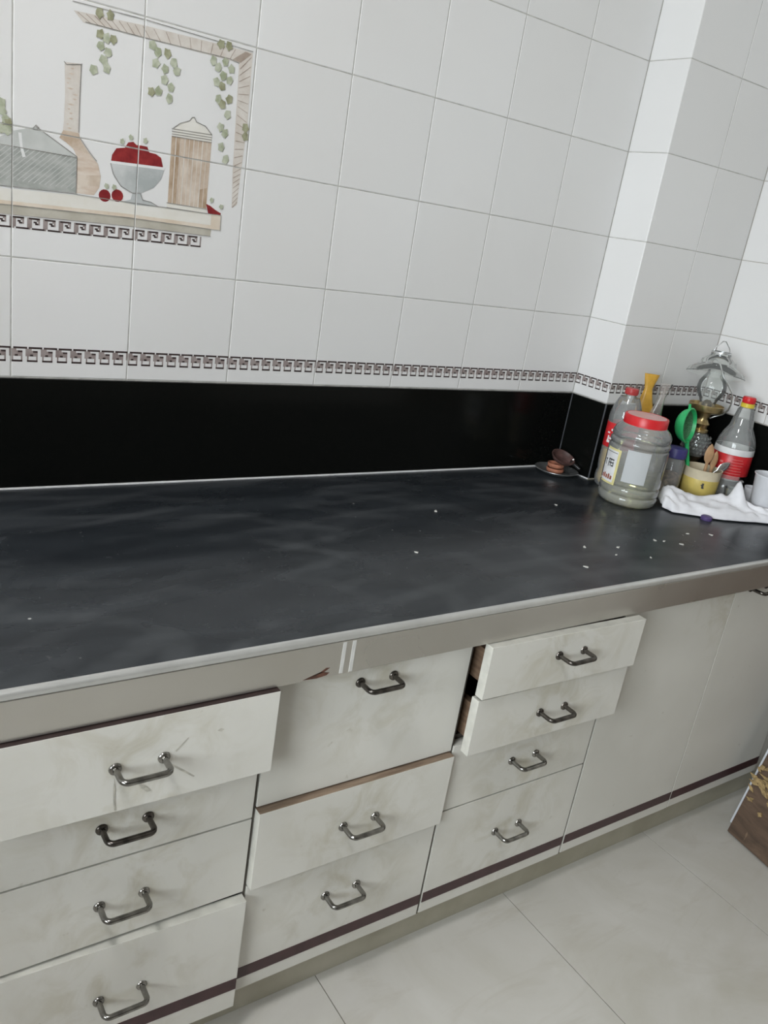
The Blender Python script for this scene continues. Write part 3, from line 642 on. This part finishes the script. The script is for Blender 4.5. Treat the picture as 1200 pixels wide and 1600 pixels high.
# 2: a deep flap above two drawers
c2 = cabinet(X[1], X[2], 'white base cabinet with one deep top drawer over two shallow drawers')
carcass(c2, X[1]+0.002, X[2]-0.002, (-3.5, -4.2))
a, e = X[1]+GAP, X[2]-GAP
front('drawer_front', c2, a, e, -3.46, -2.345, DY, DY, -2.545, 'handle_dark', 1, False, False, 2.007)
front('drawer_front', c2, a, e, -4.195, -3.478, -3.262, -3.258, -3.853, 'handle_metal', 3, False, True, 2.026)
front('drawer_front', c2, a, e, -5.295, -4.215, DY, DY, -4.612, 'handle_metal', 1, True, False, 2.007)
# 3: four drawers, the two upper ones pulled out
c3 = cabinet(X[2], X[3], 'white base cabinet with four drawers, its two upper drawers pulled out in steps')
carcass(c3, X[2]+0.002, X[3]-0.002, (-3.42, -4.13))
a, e = X[2]+GAP, X[3]-GAP
front('drawer_front', c3, a, e, -2.835, -2.342, -3.400, -3.445, -2.543, 'handle_dark', 1, False, True, 3.929)
front('drawer_front', c3, a, e, -3.41, -2.865, -3.372, -3.392, -3.143, 'handle_dark', 1, False, True, 3.911)
front('drawer_front', c3, a, e, -4.122, -3.425, DY, DY, -3.788, 'handle_metal', 1, False, False, 3.911)
front('drawer_front', c3, a, e, -5.29, -4.137, DY, DY, -4.61, 'handle_metal', 1, True, False, 3.914)
# 4, 5: plain doors
c4 = cabinet(X[3], X[4], 'white base cabinet with one plain door and no handle, right of the drawers')
carcass(c4, X[3]+0.002, X[4]-0.001, dr=0.003)
front('door', c4, X[3]+GAP, X[4]-0.006, -5.285, -2.345, DY, DY, None, edge=1)
c5 = cabinet(X[4], X[5], 'rightmost white base cabinet with a door and a dark handle under the apron')
carcass(c5, X[4]+0.001, X[5]-0.002, yb=-0.65, dl=0.003)
d5 = front('door', c5, X[4]+0.006, X[5]-GAP, -5.28, -2.345, DY, DY, None, edge=1)
handle(6.965, 7.275, -2.41, DY, d5, 'handle_dark')
fl = struct(MB().box(M(8.56, -3.18, -5.31), M(8.998, -3.09, -2.345)).build('trim_5', 'laminate'))
struct(MB().box(M(-0.85, -3.04, -ZF), M(8.99, -2.95, -5.315)).build('baseboard_front', 'plinth'))

# ---- two old boards leaning against the right wall
def lean_board(name, x0, ya, yb, lean, length, th, mats, label, cat, top=None):
    d = Vector((lean, 0, 1)).normalized(); n = Vector((-1, 0, lean)).normalized()
    B0, B1 = M(x0, ya, -ZF), M(x0-0.16*(ya-yb), yb, -ZF)
    up = d*length
    prof_ = top or [(0, 1), (1, 1)]
    pts = [B0]+[B0+(B1-B0)*t+up*k for t, k in prof_]+[B1]
    b = MB(); b.prism(pts, -n*th)
    zmin = min(p.z for p in b.v); b.xform(lambda p: p-Vector((0, 0, zmin)))
    o = b.build(name, mats, bevel=0.001)
    tag(o, label, cat); return o, B0, B1, up, n
ob, B0, B1, up, n = lean_board('wooden_board', 7.69, -3.51, -5.6, 0.305, 0.84, 0.018, 'board_brown', 'dark brown chipped wooden board leaning over the floor at the right', 'board')
for i in range(60):                             # splintered, yellowish torn fibres near the broken part
    t = random.uniform(0.0, 0.27); k = random.gauss(0.185, 0.035)+0.10*t
    if k < 0.10: continue
    p = B0+(B1-B0)*t+up*k+n*0.001; L = random.uniform(0.014, 0.04); w = random.uniform(0.006, 0.014); a_ = random.uniform(-0.9, 0.9)
    e1 = (B1-B0).normalized(); e2 = up.normalized(); da = e1*math.cos(a_)+e2*math.sin(a_); db = -e1*math.sin(a_)+e2*math.cos(a_)
    b = MB(); b.prism([p-da*L/2, p-db*w/2, p+da*L/2*0.8, p+db*w/2], n*random.uniform(0.002, 0.007)); b.build('wood_splinter', 'wood_chip', ob)
lean_board('laminate_panel', 7.895, -3.41, -5.2, 0.305, 0.74, 0.012, 'panel_white', 'pale laminate panel leaning behind the brown board at the right', 'panel')

# ================================================================ things on the worktop
Z0 = ZC
def P3(x, y, dz=0.0): return M(x, y, Z0)+Vector((0, 0, dz))
CAMDIR = 217.0                                  # compass bearing, in degrees, from the corner towards the room
def disc(b, r, c, z0, z1, mi=0, seg=28): b.lathe([(0, z0), (r, z0), (r, z1), (0, z1)], c, seg, mi=mi)

# --- big clear jar with the red lid
c = P3(6.78, -1.43)
t = thing('plastic_jar', c, 'large clear plastic jar with red lid and paper labels on the worktop', 'jar')
prof = [(0, 0.003), (0.05, 0.003), (0.060, 0), (0.067, 0.004), (0.0705, 0.011), (0.071, 0.020), (0.0695, 0.0225), (0.0665, 0.025), (0.0695, 0.0275), (0.071, 0.030), (0.0712, 0.042), (0.0698, 0.0445), (0.0668, 0.047), (0.0698, 0.0495), (0.0712, 0.052), (0.0715, 0.138),
        (0.0698, 0.1405), (0.0665, 0.143), (0.0698, 0.1455), (0.0715, 0.148), (0.0715, 0.154), (0.0695, 0.1565), (0.0665, 0.159), (0.069, 0.1615), (0.0700, 0.164), (0.069, 0.173), (0.064, 0.183), (0.055, 0.191), (0.0495, 0.196), (0.0495, 0.204)]
MB().lathe(prof, c, 48).build('jar_body', 'pet_jar', t, smooth=80)
MB().lathe([(0, 0.005), (0.060, 0.005), (0.0655, 0.014), (0.0655, 0.07), (0.064, 0.074), (0, 0.076)], c, 40).build('contents', 'pale_contents', t, smooth=50)
lid = MB().lathe([(0.0500, 0.192), (0.0520, 0.193), (0.0520, 0.213), (0.0505, 0.2155), (0.048, 0.216), (0.047, 0.2150), (0.0, 0.2150), (0, 0.212), (0.0500, 0.212), (0.0500, 0.192)], c, 48).build('lid', 'cap_red', t, smooth=40)
disc_b = MB(); disc(disc_b, 0.0465, c, 0.2152, 0.2156); disc_b.build('lid_top_highlight', 'lid_highlight', lid, smooth=40)  # pink disc paints the highlight on top of the red lid
lab = MB().patch(c, 0.0718, 148, 187, 0.046, 0.132).build('label_border', 'label_yellow', t)
MB().patch(c, 0.0724, 148, 182, 0.051, 0.127).build('label_sheet', 'label_white', lab)
ink = MB()
for a0, a1, za, zb in [(167, 168.5, 0.088, 0.105), (162, 176, 0.103, 0.106), (162, 163.5, 0.086, 0.104), (164, 172, 0.095, 0.0975), (170, 176, 0.088, 0.091), (174.5, 176, 0.088, 0.10), (170, 176, 0.0955, 0.098), (151, 156, 0.100, 0.103), (153, 154.5, 0.088, 0.103), (150, 180, 0.1215, 0.1228)]:
    ink.patch(c, 0.0729, a0, a1, za, zb, 3)
ink.build('label_print', 'label_ink', lab)
ink = MB()
for k in range(5): ink.patch(c, 0.0729, 151+6*k, 155+6*k, 0.057, 0.066+0.003*(k % 2), 3)
ink.build('label_print', 'label_rust', lab)
MB().patch(c, 0.0718, 199, 243, 0.062, 0.140, 12).build('paper_label', 'paper_label', t)

# --- bottles
def bottle(c, r, h, zl0, zl1, label, fill, capm, group=None, collar=None, nb=1.0):
    t = thing('plastic_bottle', c, label, 'bottle')
    k = h/0.26
    p = [(0, 0.004), (r*0.6, 0.004), (r*0.8, 0), (r*0.95, 0.006), (r, 0.02*k), (r*0.99, 0.035*k), (r*0.93, 0.043*k), (r*0.98, 0.052*k), (r, 0.065*k), (r, zl0-0.004), (r*0.975, zl0), (r*0.975, zl1), (r, zl1+0.004),
         (r*0.99, zl1+0.02*k), (r*0.93, zl1+0.034*k), (r*0.80, zl1+0.05*k), (r*0.60, zl1+0.068*k), (r*0.42, h-0.034), (0.0130, h-0.024), (0.0128, h-0.016), (0.0155, h-0.015), (0.0155, h-0.013), (0.0125, h-0.012), (0.0125, h-0.003)]
    MB().lathe(p, c, 40).build('bottle_body', 'pet', t, smooth=60)
    MB().lathe([(r*0.985, zl0), (r*0.997, zl0+0.001), (r*0.997, zl1-0.001), (r*0.985, zl1)], c, 40).build('label_sleeve', 'label_red', t, smooth=40)
    cap = MB().lathe([(0.0155, h-0.016), (0.0160, h-0.015), (0.0160, h-0.002), (0.0145, h), (0, h)], c, 28).build('cap', capm, t, smooth=40)
    rb = MB()
    for i in range(28):
        a_ = 2*math.pi*i/28; q = c+Vector((0.0161*math.cos(a_), 0.0161*math.sin(a_), 0)); rb.tube([q+Vector((0, 0, h-0.014)), q+Vector((0, 0, h-0.003))], 0.0005, 4)
    rb.build('cap_ribs', capm, cap)
    if collar: MB().lathe([(0.0150, h-0.028), (0.0172, h-0.027), (0.0172, h-0.0165), (0.0150, h-0.0165)], c, 28).build('cap_ring', collar, t, smooth=40)
    if fill: MB().lathe([(0, 0.008), (r*0.78, 0.008), (r*0.93, 0.02*k), (r*0.88, 0.043*k), (r*0.94, 0.065*k), (r*0.94, fill-0.001), (0, fill)], c, 32).build('oil', 'oil_tint', t, smooth=50)
    return t
c = P3(7.06, -0.90)
bt = bottle(c, 0.040, 0.258, 0.105, 0.168, 'clear bottle with plain red cap and red label behind the big jar', 0.10, 'cap_redsoft')
w = MB()
for a0, a1, za, zb in [(168, 182, 0.117, 0.123), (170, 176, 0.123, 0.135), (178, 190, 0.126, 0.131), (165, 176, 0.140, 0.144), (186, 198, 0.136, 0.142), (180, 188, 0.148, 0.153), (196, 204, 0.120, 0.126)]:
    w.patch(c, 0.0401, a0, a1, za, zb, 4)
w.build('label_lettering', 'label_white', bt)
c = P3(8.64, -1.52)
bt = bottle(c, 0.050, 0.272, 0.058, 0.122, 'clear bottle with red and yellow cap and wide red label by right wall', None, 'cap_red', collar='cap_yellow')
MB().lathe([(0.0502, 0.1225), (0.0506, 0.1235), (0.0500, 0.1385), (0.0490, 0.1390)], c, 40).build('label_band', 'label_white', bt, smooth=40)
w = MB()
for i in range(7): w.patch(c, 0.0501, 205-(4 if i % 2 else 0), 245+(5 if i % 3 else 0), 0.066+0.0075*i, 0.0673+0.0075*i, 8)
w.patch(c, 0.0501, 188, 197, 0.065, 0.075, 4); w.patch(c, 0.0501, 180, 190, 0.098, 0.103, 4)
w.build('label_lettering', 'label_faded', bt)

# --- tan tumbler with two food pouches standing in it
c = P3(7.60, -0.855)
t = thing('tan_tumbler', c, 'tall tan tumbler half hidden behind the red-lidded jar', 'tumbler')
MB().lathe([(0, 0), (0.026, 0), (0.029, 0.004), (0.036, 0.172), (0.0375, 0.176), (0.0345, 0.176), (0.0275, 0.008), (0, 0.008)], c, 36).build('tumbler_body', 'tan_card', t, smooth=40)
MB().lathe([(0.0352, 0.150), (0.0362, 0.151), (0.0366, 0.160), (0.0358, 0.161)], c, 36).build('band', 'spoon_wood', t, smooth=40)
def pouch(name, base, top, wid, th, mat, label, twist):
    """filled film pouch: flattened body narrowing to a gathered neck with a flared tail"""
    base = Vector(base); top = Vector(top); ax = top-base; n = 22; seg = 20; b = MB(); vs = []; fs = []
    e1 = Vector((cR.x, cR.y, 0)).normalized(); e2 = Vector((0, 0, 1)).cross(e1)
    for j in range(n+1):
        u = j/n
        k = min(1, u/0.12)**0.5 if u < 0.12 else 1.0
        neck = 1.0 if u < 0.60 else max(0.38, 1.0-(u-0.60)/0.27*0.62)
        if u > 0.86: neck = 0.38+(u-0.86)/0.14*0.32
        for i in range(seg):
            a = 2*math.pi*i/seg; cr = 1+0.07*math.sin(5*a+7*u)+0.04*math.sin(9*a-5*u+1)
            vs.append(base+ax*u+e1*math.cos(a)*wid*k*neck*cr+e2*math.sin(a)*th*k*(neck if u < 0.86 else 0.4)*cr+e1*0.004*math.sin(6*u+twist))
    for j in range(n):
        for i in range(seg): fs.append((j*seg+i, j*seg+(i+1) % seg, (j+1)*seg+(i+1) % seg, (j+1)*seg+i))
    fs.append(tuple(range(seg))[::-1]); b.add(vs, fs)
    return tag(b.build(name, mat, smooth=70), label, 'pouch')
eR = Vector((cR.x, cR.y, 0)).normalized(); eD = Vector((0.797, 0.604, 0))
pouch('food_pouch', c+Vector((0, 0, 0.012))+eD*0.011, c+Vector((0, 0, 0.290))-eR*0.022+eD*0.013, 0.027, 0.010, 'pouch_yellow', 'yellow film pouch with gathered top standing in the tan tumbler', 0.3)
pouch('food_pouch', c+Vector((0, 0, 0.012))+eR*0.006-eD*0.011, c+Vector((0, 0, 0.275))+eR*0.020-eD*0.014, 0.020, 0.008, 'pouch_clear', 'clear film pouch standing beside the yellow pouch in the tan tumbler', 1.3)

# --- small jar with the blue lid
c = P3(7.72, -1.30)
t = thing('spice_jar', c, 'small clear jar with dark blue lid and brown spice inside', 'jar')
MB().lathe([(0, 0.002), (0.022, 0), (0.028, 0.004), (0.029, 0.012), (0.029, 0.088), (0.026, 0.096), (0.024, 0.100), (0.024, 0.106)], c, 36).build('jar_body', 'pet', t, smooth=50)
MB().lathe([(0, 0.004), (0.026, 0.005), (0.0275, 0.012), (0.0272, 0.05), (0.02, 0.058), (0.008, 0.062), (0, 0.060)], c, 32).build('contents', 'spice', t, smooth=50)
MB().lathe([(0.0268, 0.100), (0.0278, 0.101), (0.0278, 0.122), (0.0262, 0.125), (0.02, 0.1265), (0, 0.127)], c, 36).build('lid', 'lid_blue', t, smooth=40)

# --- beige pot holding the strainer and the spoons
cp = P3(8.10, -1.50)
t = thing('utensil_pot', cp, 'beige and yellow plastic pot holding kitchen utensils', 'pot')
MB().lathe([(0, 0), (0.041, 0), (0.044, 0.004), (0.047, 0.058), (0.0485, 0.080), (0.0495, 0.082), (0.0468, 0.082), (0.0452, 0.058), (0.042, 0.006), (0, 0.006)], cp, 40).build('pot_body', 'beige_plastic', t, smooth=40)
bnd = MB().lathe([(0.0450, 0.010), (0.0456, 0.011), (0.0476, 0.055), (0.0472, 0.057)], cp, 40).build('painted_band', 'yellow_plastic', t, smooth=40)
mk = MB(); mk.patch(cp, 0.0474, 222, 228, 0.038, 0.050, 4); mk.patch(cp, 0.0474, 219, 224, 0.043, 0.046, 4); mk.patch(cp, 0.0470, 223, 230, 0.036, 0.040, 4); mk.build('painted_motif', 'label_ink', bnd)

def strainer():
    t = thing('tea_strainer', cp+Vector((0, 0, 0.008)), 'bright green plastic strainer standing in the beige pot', 'strainer')
    up = Vector((0.02, 0.02, 1)).normalized()
    head = cp-eR*0.070+Vector((0, 0, 0.184)); ax = (eR*0.80-eD*0.58+Vector((0, 0, 0.10))).normalized()   # the mouth looks along ax
    r = 0.043; prof = [(r*math.sin(math.radians(k)), -r*0.72*math.cos(math.radians(k))) for k in range(6, 91, 12)]
    prof = [(0.001, -r*0.72)]+prof+[(r*1.06, 0.0), (r*1.06, 0.004), (r*0.98, 0.005), (r*0.95, 0.001)]
    inner = [(p[0]*0.93, p[1]*0.93+0.001) for p in prof[:8]][::-1]
    MB().lathe(prof+inner, head, 32, ax).build('strainer_bowl', 'green_plastic', t, smooth=50)
    MB().lathe([(q[0]*0.9, q[1]*0.90+0.0025) for q in prof[:8]], head, 32, ax).build('sieve_mesh', 'green_mesh', t, smooth=50)
    dn = (cp-eR*0.022+Vector((0, 0, 0.010)))-head; side = dn-ax*dn.dot(ax); side.normalize()
    a = head+side*r*1.0; z = cp-eR*0.022+Vector((0, 0, 0.012))
    MB().tube([a-side*0.004, a+(z-a)*0.06, a+(z-a)*0.5, z], [0.0075, 0.0055, 0.0052, 0.005], 12).build('strainer_handle', 'green_plastic', t, smooth=50)
    MB().tube([head-side*r*0.98, head-side*(r+0.006), head-side*(r+0.013)], [0.004, 0.0035, 0.003], 10).build('rest_tab', 'green_plastic', t, smooth=50)
strainer()
def spoon(name, base, d, L, hw, hl, mat, label, cat):
    """flat oval head on a slim shaft: head at the top end"""
    d = Vector(d).normalized(); base = Vector(base); sd = (eR-d*eR.dot(d)).normalized(); nn = d.cross(sd)
    b = MB(); n = 14; vs = []; fs = []
    prof_ = [(0, 0.0045), (0.5*(L-hl), 0.004), (L-hl, 0.0045)]+[(L-hl+hl*k/8, max(0.0012, hw*math.sin(math.pi*(0.12+0.88*k/8))**0.6)) for k in range(1, 9)]
    for h, w_ in prof_:
        th = 0.0022
        for i in range(n):
            a = 2*math.pi*i/n; vs.append(base+d*h+sd*w_*math.cos(a)+nn*th*math.sin(a))
    for j in range(len(prof_)-1):
        for i in range(n): fs.append((j*n+i, j*n+(i+1) % n, (j+1)*n+(i+1) % n, (j+1)*n+i))
    fs += [tuple(range(n))[::-1], tuple((len(prof_)-1)*n+i for i in range(n))]
    b.add(vs, fs); return tag(b.build(name, mat, smooth=60), label, cat)
spoon('wooden_spoon', cp+eR*0.006-eD*0.008+Vector((0, 0, 0.008)), (0.02, 0.03, 1), 0.138, 0.012, 0.05, 'spoon_wood', 'taller wooden spoon standing beside the green strainer handle', 'spoon')
spoon('wooden_spoon', cp+eR*0.020+eD*0.004+Vector((0, 0, 0.008)), (0.03, -0.01, 1), 0.120, 0.009, 0.045, 'spoon_wood', 'shorter wooden spoon nearest the steel spoon in the beige pot', 'spoon')
spoon('steel_spoon', cp-eR*0.030-eD*0.010+Vector((0, 0, 0.012)), eR*1.0+Vector((0, 0, 1.0)), 0.132, 0.011, 0.036, 'steel', 'steel spoon resting slantwise out of the beige pot', 'spoon')

# --- old brass and glass oil lamp
c = P3(8.45, -1.06)
t = thing('oil_lamp', c, 'old brass and glass oil lamp with clear hood in the corner', 'lamp')
MB().lathe([(0, 0), (0.044, 0), (0.046, 0.004), (0.040, 0.012), (0.022, 0.030), (0.016, 0.055), (0.018, 0.075), (0.026, 0.088), (0, 0.09)], c, 32).build('foot', 'brass_dark', t, smooth=50)
fp = [(0.026, 0.088), (0.033, 0.100), (0.036, 0.118), (0.034, 0.136), (0.026, 0.148), (0.019, 0.152)]
MB().lathe(fp, c, 40).build('oil_font', 'glass', t, smooth=50)
rb = MB()
for row in range(5):
    for i in range(20):
        a = 2*math.pi*(i+0.5*(row % 2))/20; z = 0.098+0.0105*row; r = 0.0315+0.0045*math.sin(math.pi*(row+0.6)/5.2)
        q = c+Vector((r*math.cos(a), r*math.sin(a), z)); o_ = Vector((math.cos(a), math.sin(a), 0)); s_ = Vector((-math.sin(a), math.cos(a), 0))
        rb.add([q-s_*0.0048, q-Vector((0, 0, 0.005)), q+s_*0.0048, q+Vector((0, 0, 0.005)), q+o_*0.004], [(0, 1, 4), (1, 2, 4), (2, 3, 4), (3, 0, 4)])
rb.build('cut_glass_studs', 'glass', t)
MB().lathe([(0.019, 0.152), (0.022, 0.154), (0.022, 0.160), (0.016, 0.163), (0.018, 0.170), (0.021, 0.176), (0.016, 0.184), (0.013, 0.190), (0.017, 0.200), (0.019, 0.206)], c, 32).build('collar', 'brass', t, smooth=50)
MB().lathe([(0.019, 0.206), (0.030, 0.207), (0.043, 0.212), (0.045, 0.216), (0.046, 0.228), (0.044, 0.229), (0.042, 0.219), (0.012, 0.214), (0, 0.214)], c, 40).build('gallery', 'brass', t, smooth=40)
MB().lathe([(0.012, 0.214), (0.013, 0.228), (0.010, 0.236), (0.006, 0.240), (0, 0.241)], c, 24).build('burner', 'brass_dark', t, smooth=40)
MB().lathe([(0.022, 0.221), (0.020, 0.232), (0.024, 0.242), (0.034, 0.256), (0.038, 0.272), (0.036, 0.288), (0.027, 0.303), (0.021, 0.312), (0.021, 0.318)], c, 40).build('globe', 'glass', t, smooth=60)
MB().lathe([(0.074, 0.306), (0.0755, 0.308), (0.070, 0.318), (0.052, 0.330), (0.046, 0.334), (0.043, 0.345), (0.030, 0.355), (0.026, 0.358), (0.025, 0.366), (0.020, 0.368)], c, 48).build('hood', 'glass', t, smooth=40)
MB().tube([c+eR*0.0215+Vector((0, 0, 0.366)), c+eR*0.019+Vector((0, 0, 0.378)), c+eR*0.004+Vector((0, 0, 0.396)), c-eR*0.004+Vector((0, 0, 0.396)), c-eR*0.019+Vector((0, 0, 0.378)), c-eR*0.0215+Vector((0, 0, 0.366))], 0.0014, 8).build('hanging_loop', 'steel_dull', t, smooth=50)
MB().lathe([(0.0235, 0.365), (0.0255, 0.3655), (0.0255, 0.3685), (0.0235, 0.369)], c, 32).build('loop_ring', 'steel_dull', t, smooth=50)
wr = [(-0.022, 0.345), (-0.010, 0.350), (0.004, 0.338), (0.018, 0.312), (0.034, 0.296), (0.054, 0.272), (0.060, 0.246), (0.058, 0.226), (0.048, 0.210), (0.028, 0.198), (0.018, 0.192)]
MB().tube([c+eR*a-eD*0.050*math.sin(math.pi*min(1, i/9.0))+Vector((0, 0, z)) for i, (a, z) in enumerate(wr)], 0.0022, 8).build('wire_handle', 'steel_dull', t, smooth=50)

# --- little glass, white bowl and enamel tumbler by the right wall
c = P3(8.38, -1.83)
t = thing('shot_glass', c, 'small empty glass between the beige pot and the red-labelled bottle', 'glass')
MB().lathe([(0, 0), (0.017, 0), (0.0185, 0.004), (0.0225, 0.042), (0.0232, 0.044), (0.0212, 0.043), (0.0172, 0.008), (0, 0.007)], c, 28).build('glass_body', 'glass', t, smooth=40)
c = P3(8.76, -1.90)
t = thing('white_bowl', c, 'small white bowl behind the enamel tumbler', 'bowl')
MB().lathe([(0, 0), (0.014, 0), (0.016, 0.004), (0.022, 0.018), (0.026, 0.036), (0.027, 0.046), (0.0255, 0.046), (0.0205, 0.020), (0.012, 0.007), (0, 0.006)], c, 32).build('bowl_body', 'white_enamel', t, smooth=40)
c = P3(8.50, -2.23); cmug = c
t = thing('enamel_tumbler', c, 'white enamel tumbler with cutlery at the right edge of the worktop', 'tumbler')
MB().lathe([(0, 0), (0.032, 0), (0.0345, 0.003), (0.043, 0.100), (0.0455, 0.103), (0.0455, 0.105), (0.043, 0.105), (0.0412, 0.100), (0.032, 0.006), (0, 0.006)], c, 40).build('tumbler_body', 'white_enamel', t, smooth=40)
spoon('table_spoon', c+eR*0.004+Vector((0, 0, 0.009)), eR*0.16+Vector((0.02, 0.06, 1)), 0.132, 0.012, 0.04, 'steel', 'steel spoon standing upright in the white enamel tumbler', 'spoon')
spoon('table_spoon', c-eR*0.012+Vector((0, 0, 0.009)), eR*0.18-eD*0.05+Vector((0, 0, 1)), 0.118, 0.010, 0.036, 'steel_dull', 'shorter dull spoon leaning in the white enamel tumbler', 'spoon')

# --- crumpled white cloth in front of them
front_c = [(7.07, -1.76), (7.06, -1.92), (7.26, -2.07), (7.58, -2.31), (8.02, -2.46), (8.25, -2.58), (8.55, -2.75)]
back_c = [(7.22, -1.54), (7.40, -1.56), (7.66, -1.68), (7.94, -1.86), (8.10, -1.98), (8.20, -2.20), (8.40, -2.52)]
def samp(cv, u):
    k = u*(len(cv)-1); i = min(int(k), len(cv)-2); f = k-i
    return Vector((cv[i][0]*(1-f)+cv[i+1][0]*f, cv[i][1]*(1-f)+cv[i+1][1]*f, 0))
b = MB(); nu, nv = 64, 18; vs = []; fs = []
from mathutils import noise as mnoise
for i in range(nu+1):
    for j in range(nv+1):
        u, v = i/nu, j/nv
        jit = 0.05*mnoise.noise(Vector((u*9, 3.3, 0)))
        A = samp(front_c, u); Bq = samp(back_c, u); p = A+(Bq-A)*(v+jit*(1-v))
        edge = min(1, 6*min(v, 1-v, u*3+0.05, (1-u)*3+0.05))
        h = 0.004+edge*(0.010+0.022*v*(1-u*0.4)+0.016*abs(mnoise.noise(Vector((u*7+2*v, v*2.2, 1.7))))+0.007*mnoise.noise(Vector((u*16, v*5, 4))))
        h += 0.052*math.exp(-((u-0.66)/0.045)**2-((v-0.80)/0.22)**2)+0.016*math.exp(-((u-0.16)/0.12)**2-((v-0.8)/0.3)**2)
        vs.append(M(p.x, p.y, Z0)+Vector((0, 0, max(0.001, h))))
for i in range(nu):
    for j in range(nv): k = i*(nv+1)+j; fs.append((k, k+nv+1, k+nv+2, k+1))
b.add(vs, fs); cl = b.build('cleaning_cloth', 'cloth_white', smooth=180)
so = cl.modifiers.new('thickness', 'SOLIDIFY'); so.thickness = 0.0012; so.offset = -1
tag(cl, 'crumpled white cloth lying in front of the bottles', 'cloth')
c = P3(7.36, -2.20)
tag(MB().lathe([(0, 0), (0.013, 0), (0.014, 0.002), (0.0135, 0.008), (0.011, 0.010), (0, 0.010)], c, 24).build('bottle_cap', 'purple', smooth=40), 'small purple cap at the front edge of the white cloth', 'cap')

# --- steel saucer with clay lamps
cs = P3(6.64, -0.35)
t = tag(MB().lathe([(0, 0), (0.034, 0), (0.042, 0.003), (0.054, 0.0095), (0.0575, 0.011), (0.0575, 0.0125), (0.053, 0.0112), (0.041, 0.0048), (0.033, 0.002), (0, 0.002)], cs, 48).build('saucer', 'steel_dull', smooth=40), 'round steel saucer beside the wall pier', 'saucer')
def diya(z, r, label):
    c = cs-eR*0.004+Vector((0, 0, z))
    return tag(MB().lathe([(0, 0), (r*0.72, 0), (r*0.95, 0.004), (r, 0.0095), (r*0.97, 0.0125), (r*0.88, 0.0125), (r*0.80, 0.006), (0, 0.004)], c, 28).build('clay_dish', 'terracotta', smooth=50), label, 'clay dish')
diya(0.0022, 0.0235, 'lower of two stacked terracotta dishes on the steel saucer')
diya(0.0150, 0.0225, 'upper of two stacked terracotta dishes on the steel saucer')
c = cs+eR*0.006+Vector((0, 0, 0.0305)); ax = (eR*0.30-eD*0.35+Vector((0, 0, 0.9))).normalized()
t = thing('clay_ladle', c, 'dark clay bowl ladle tilted on top of the terracotta dishes', 'ladle')
MB().lathe([(0, 0.000), (0.016, 0.002), (0.027, 0.008), (0.032, 0.015), (0.0325, 0.018), (0.030, 0.018), (0.025, 0.011), (0.014, 0.006), (0, 0.005)], c+Vector((0, 0, 0.0015)), 36, ax).build('ladle_bowl', 'clay_dark', t, smooth=50)
hs = c+eR*0.026-eD*0.004+Vector((0, 0, 0.006))
MB().tube([hs, hs+eR*0.012+Vector((0, 0, -0.005)), hs+eR*0.030-eD*0.012+Vector((0, 0, -0.013))], [0.0055, 0.005, 0.004], 10).build('ladle_handle', 'black_plastic', t, smooth=50)
MB().lathe([(0, 0), (0.003, 0), (0.0035, 0.002), (0.0025, 0.004), (0, 0.0045)], c+eR*0.033-eD*0.006+Vector((0, 0, 0.013)), 12, (-0.6, -0.6, 0.5)).build('glint_bead', 'steel', t, smooth=50)  # tiny steel bead added for a white glint beside the handle
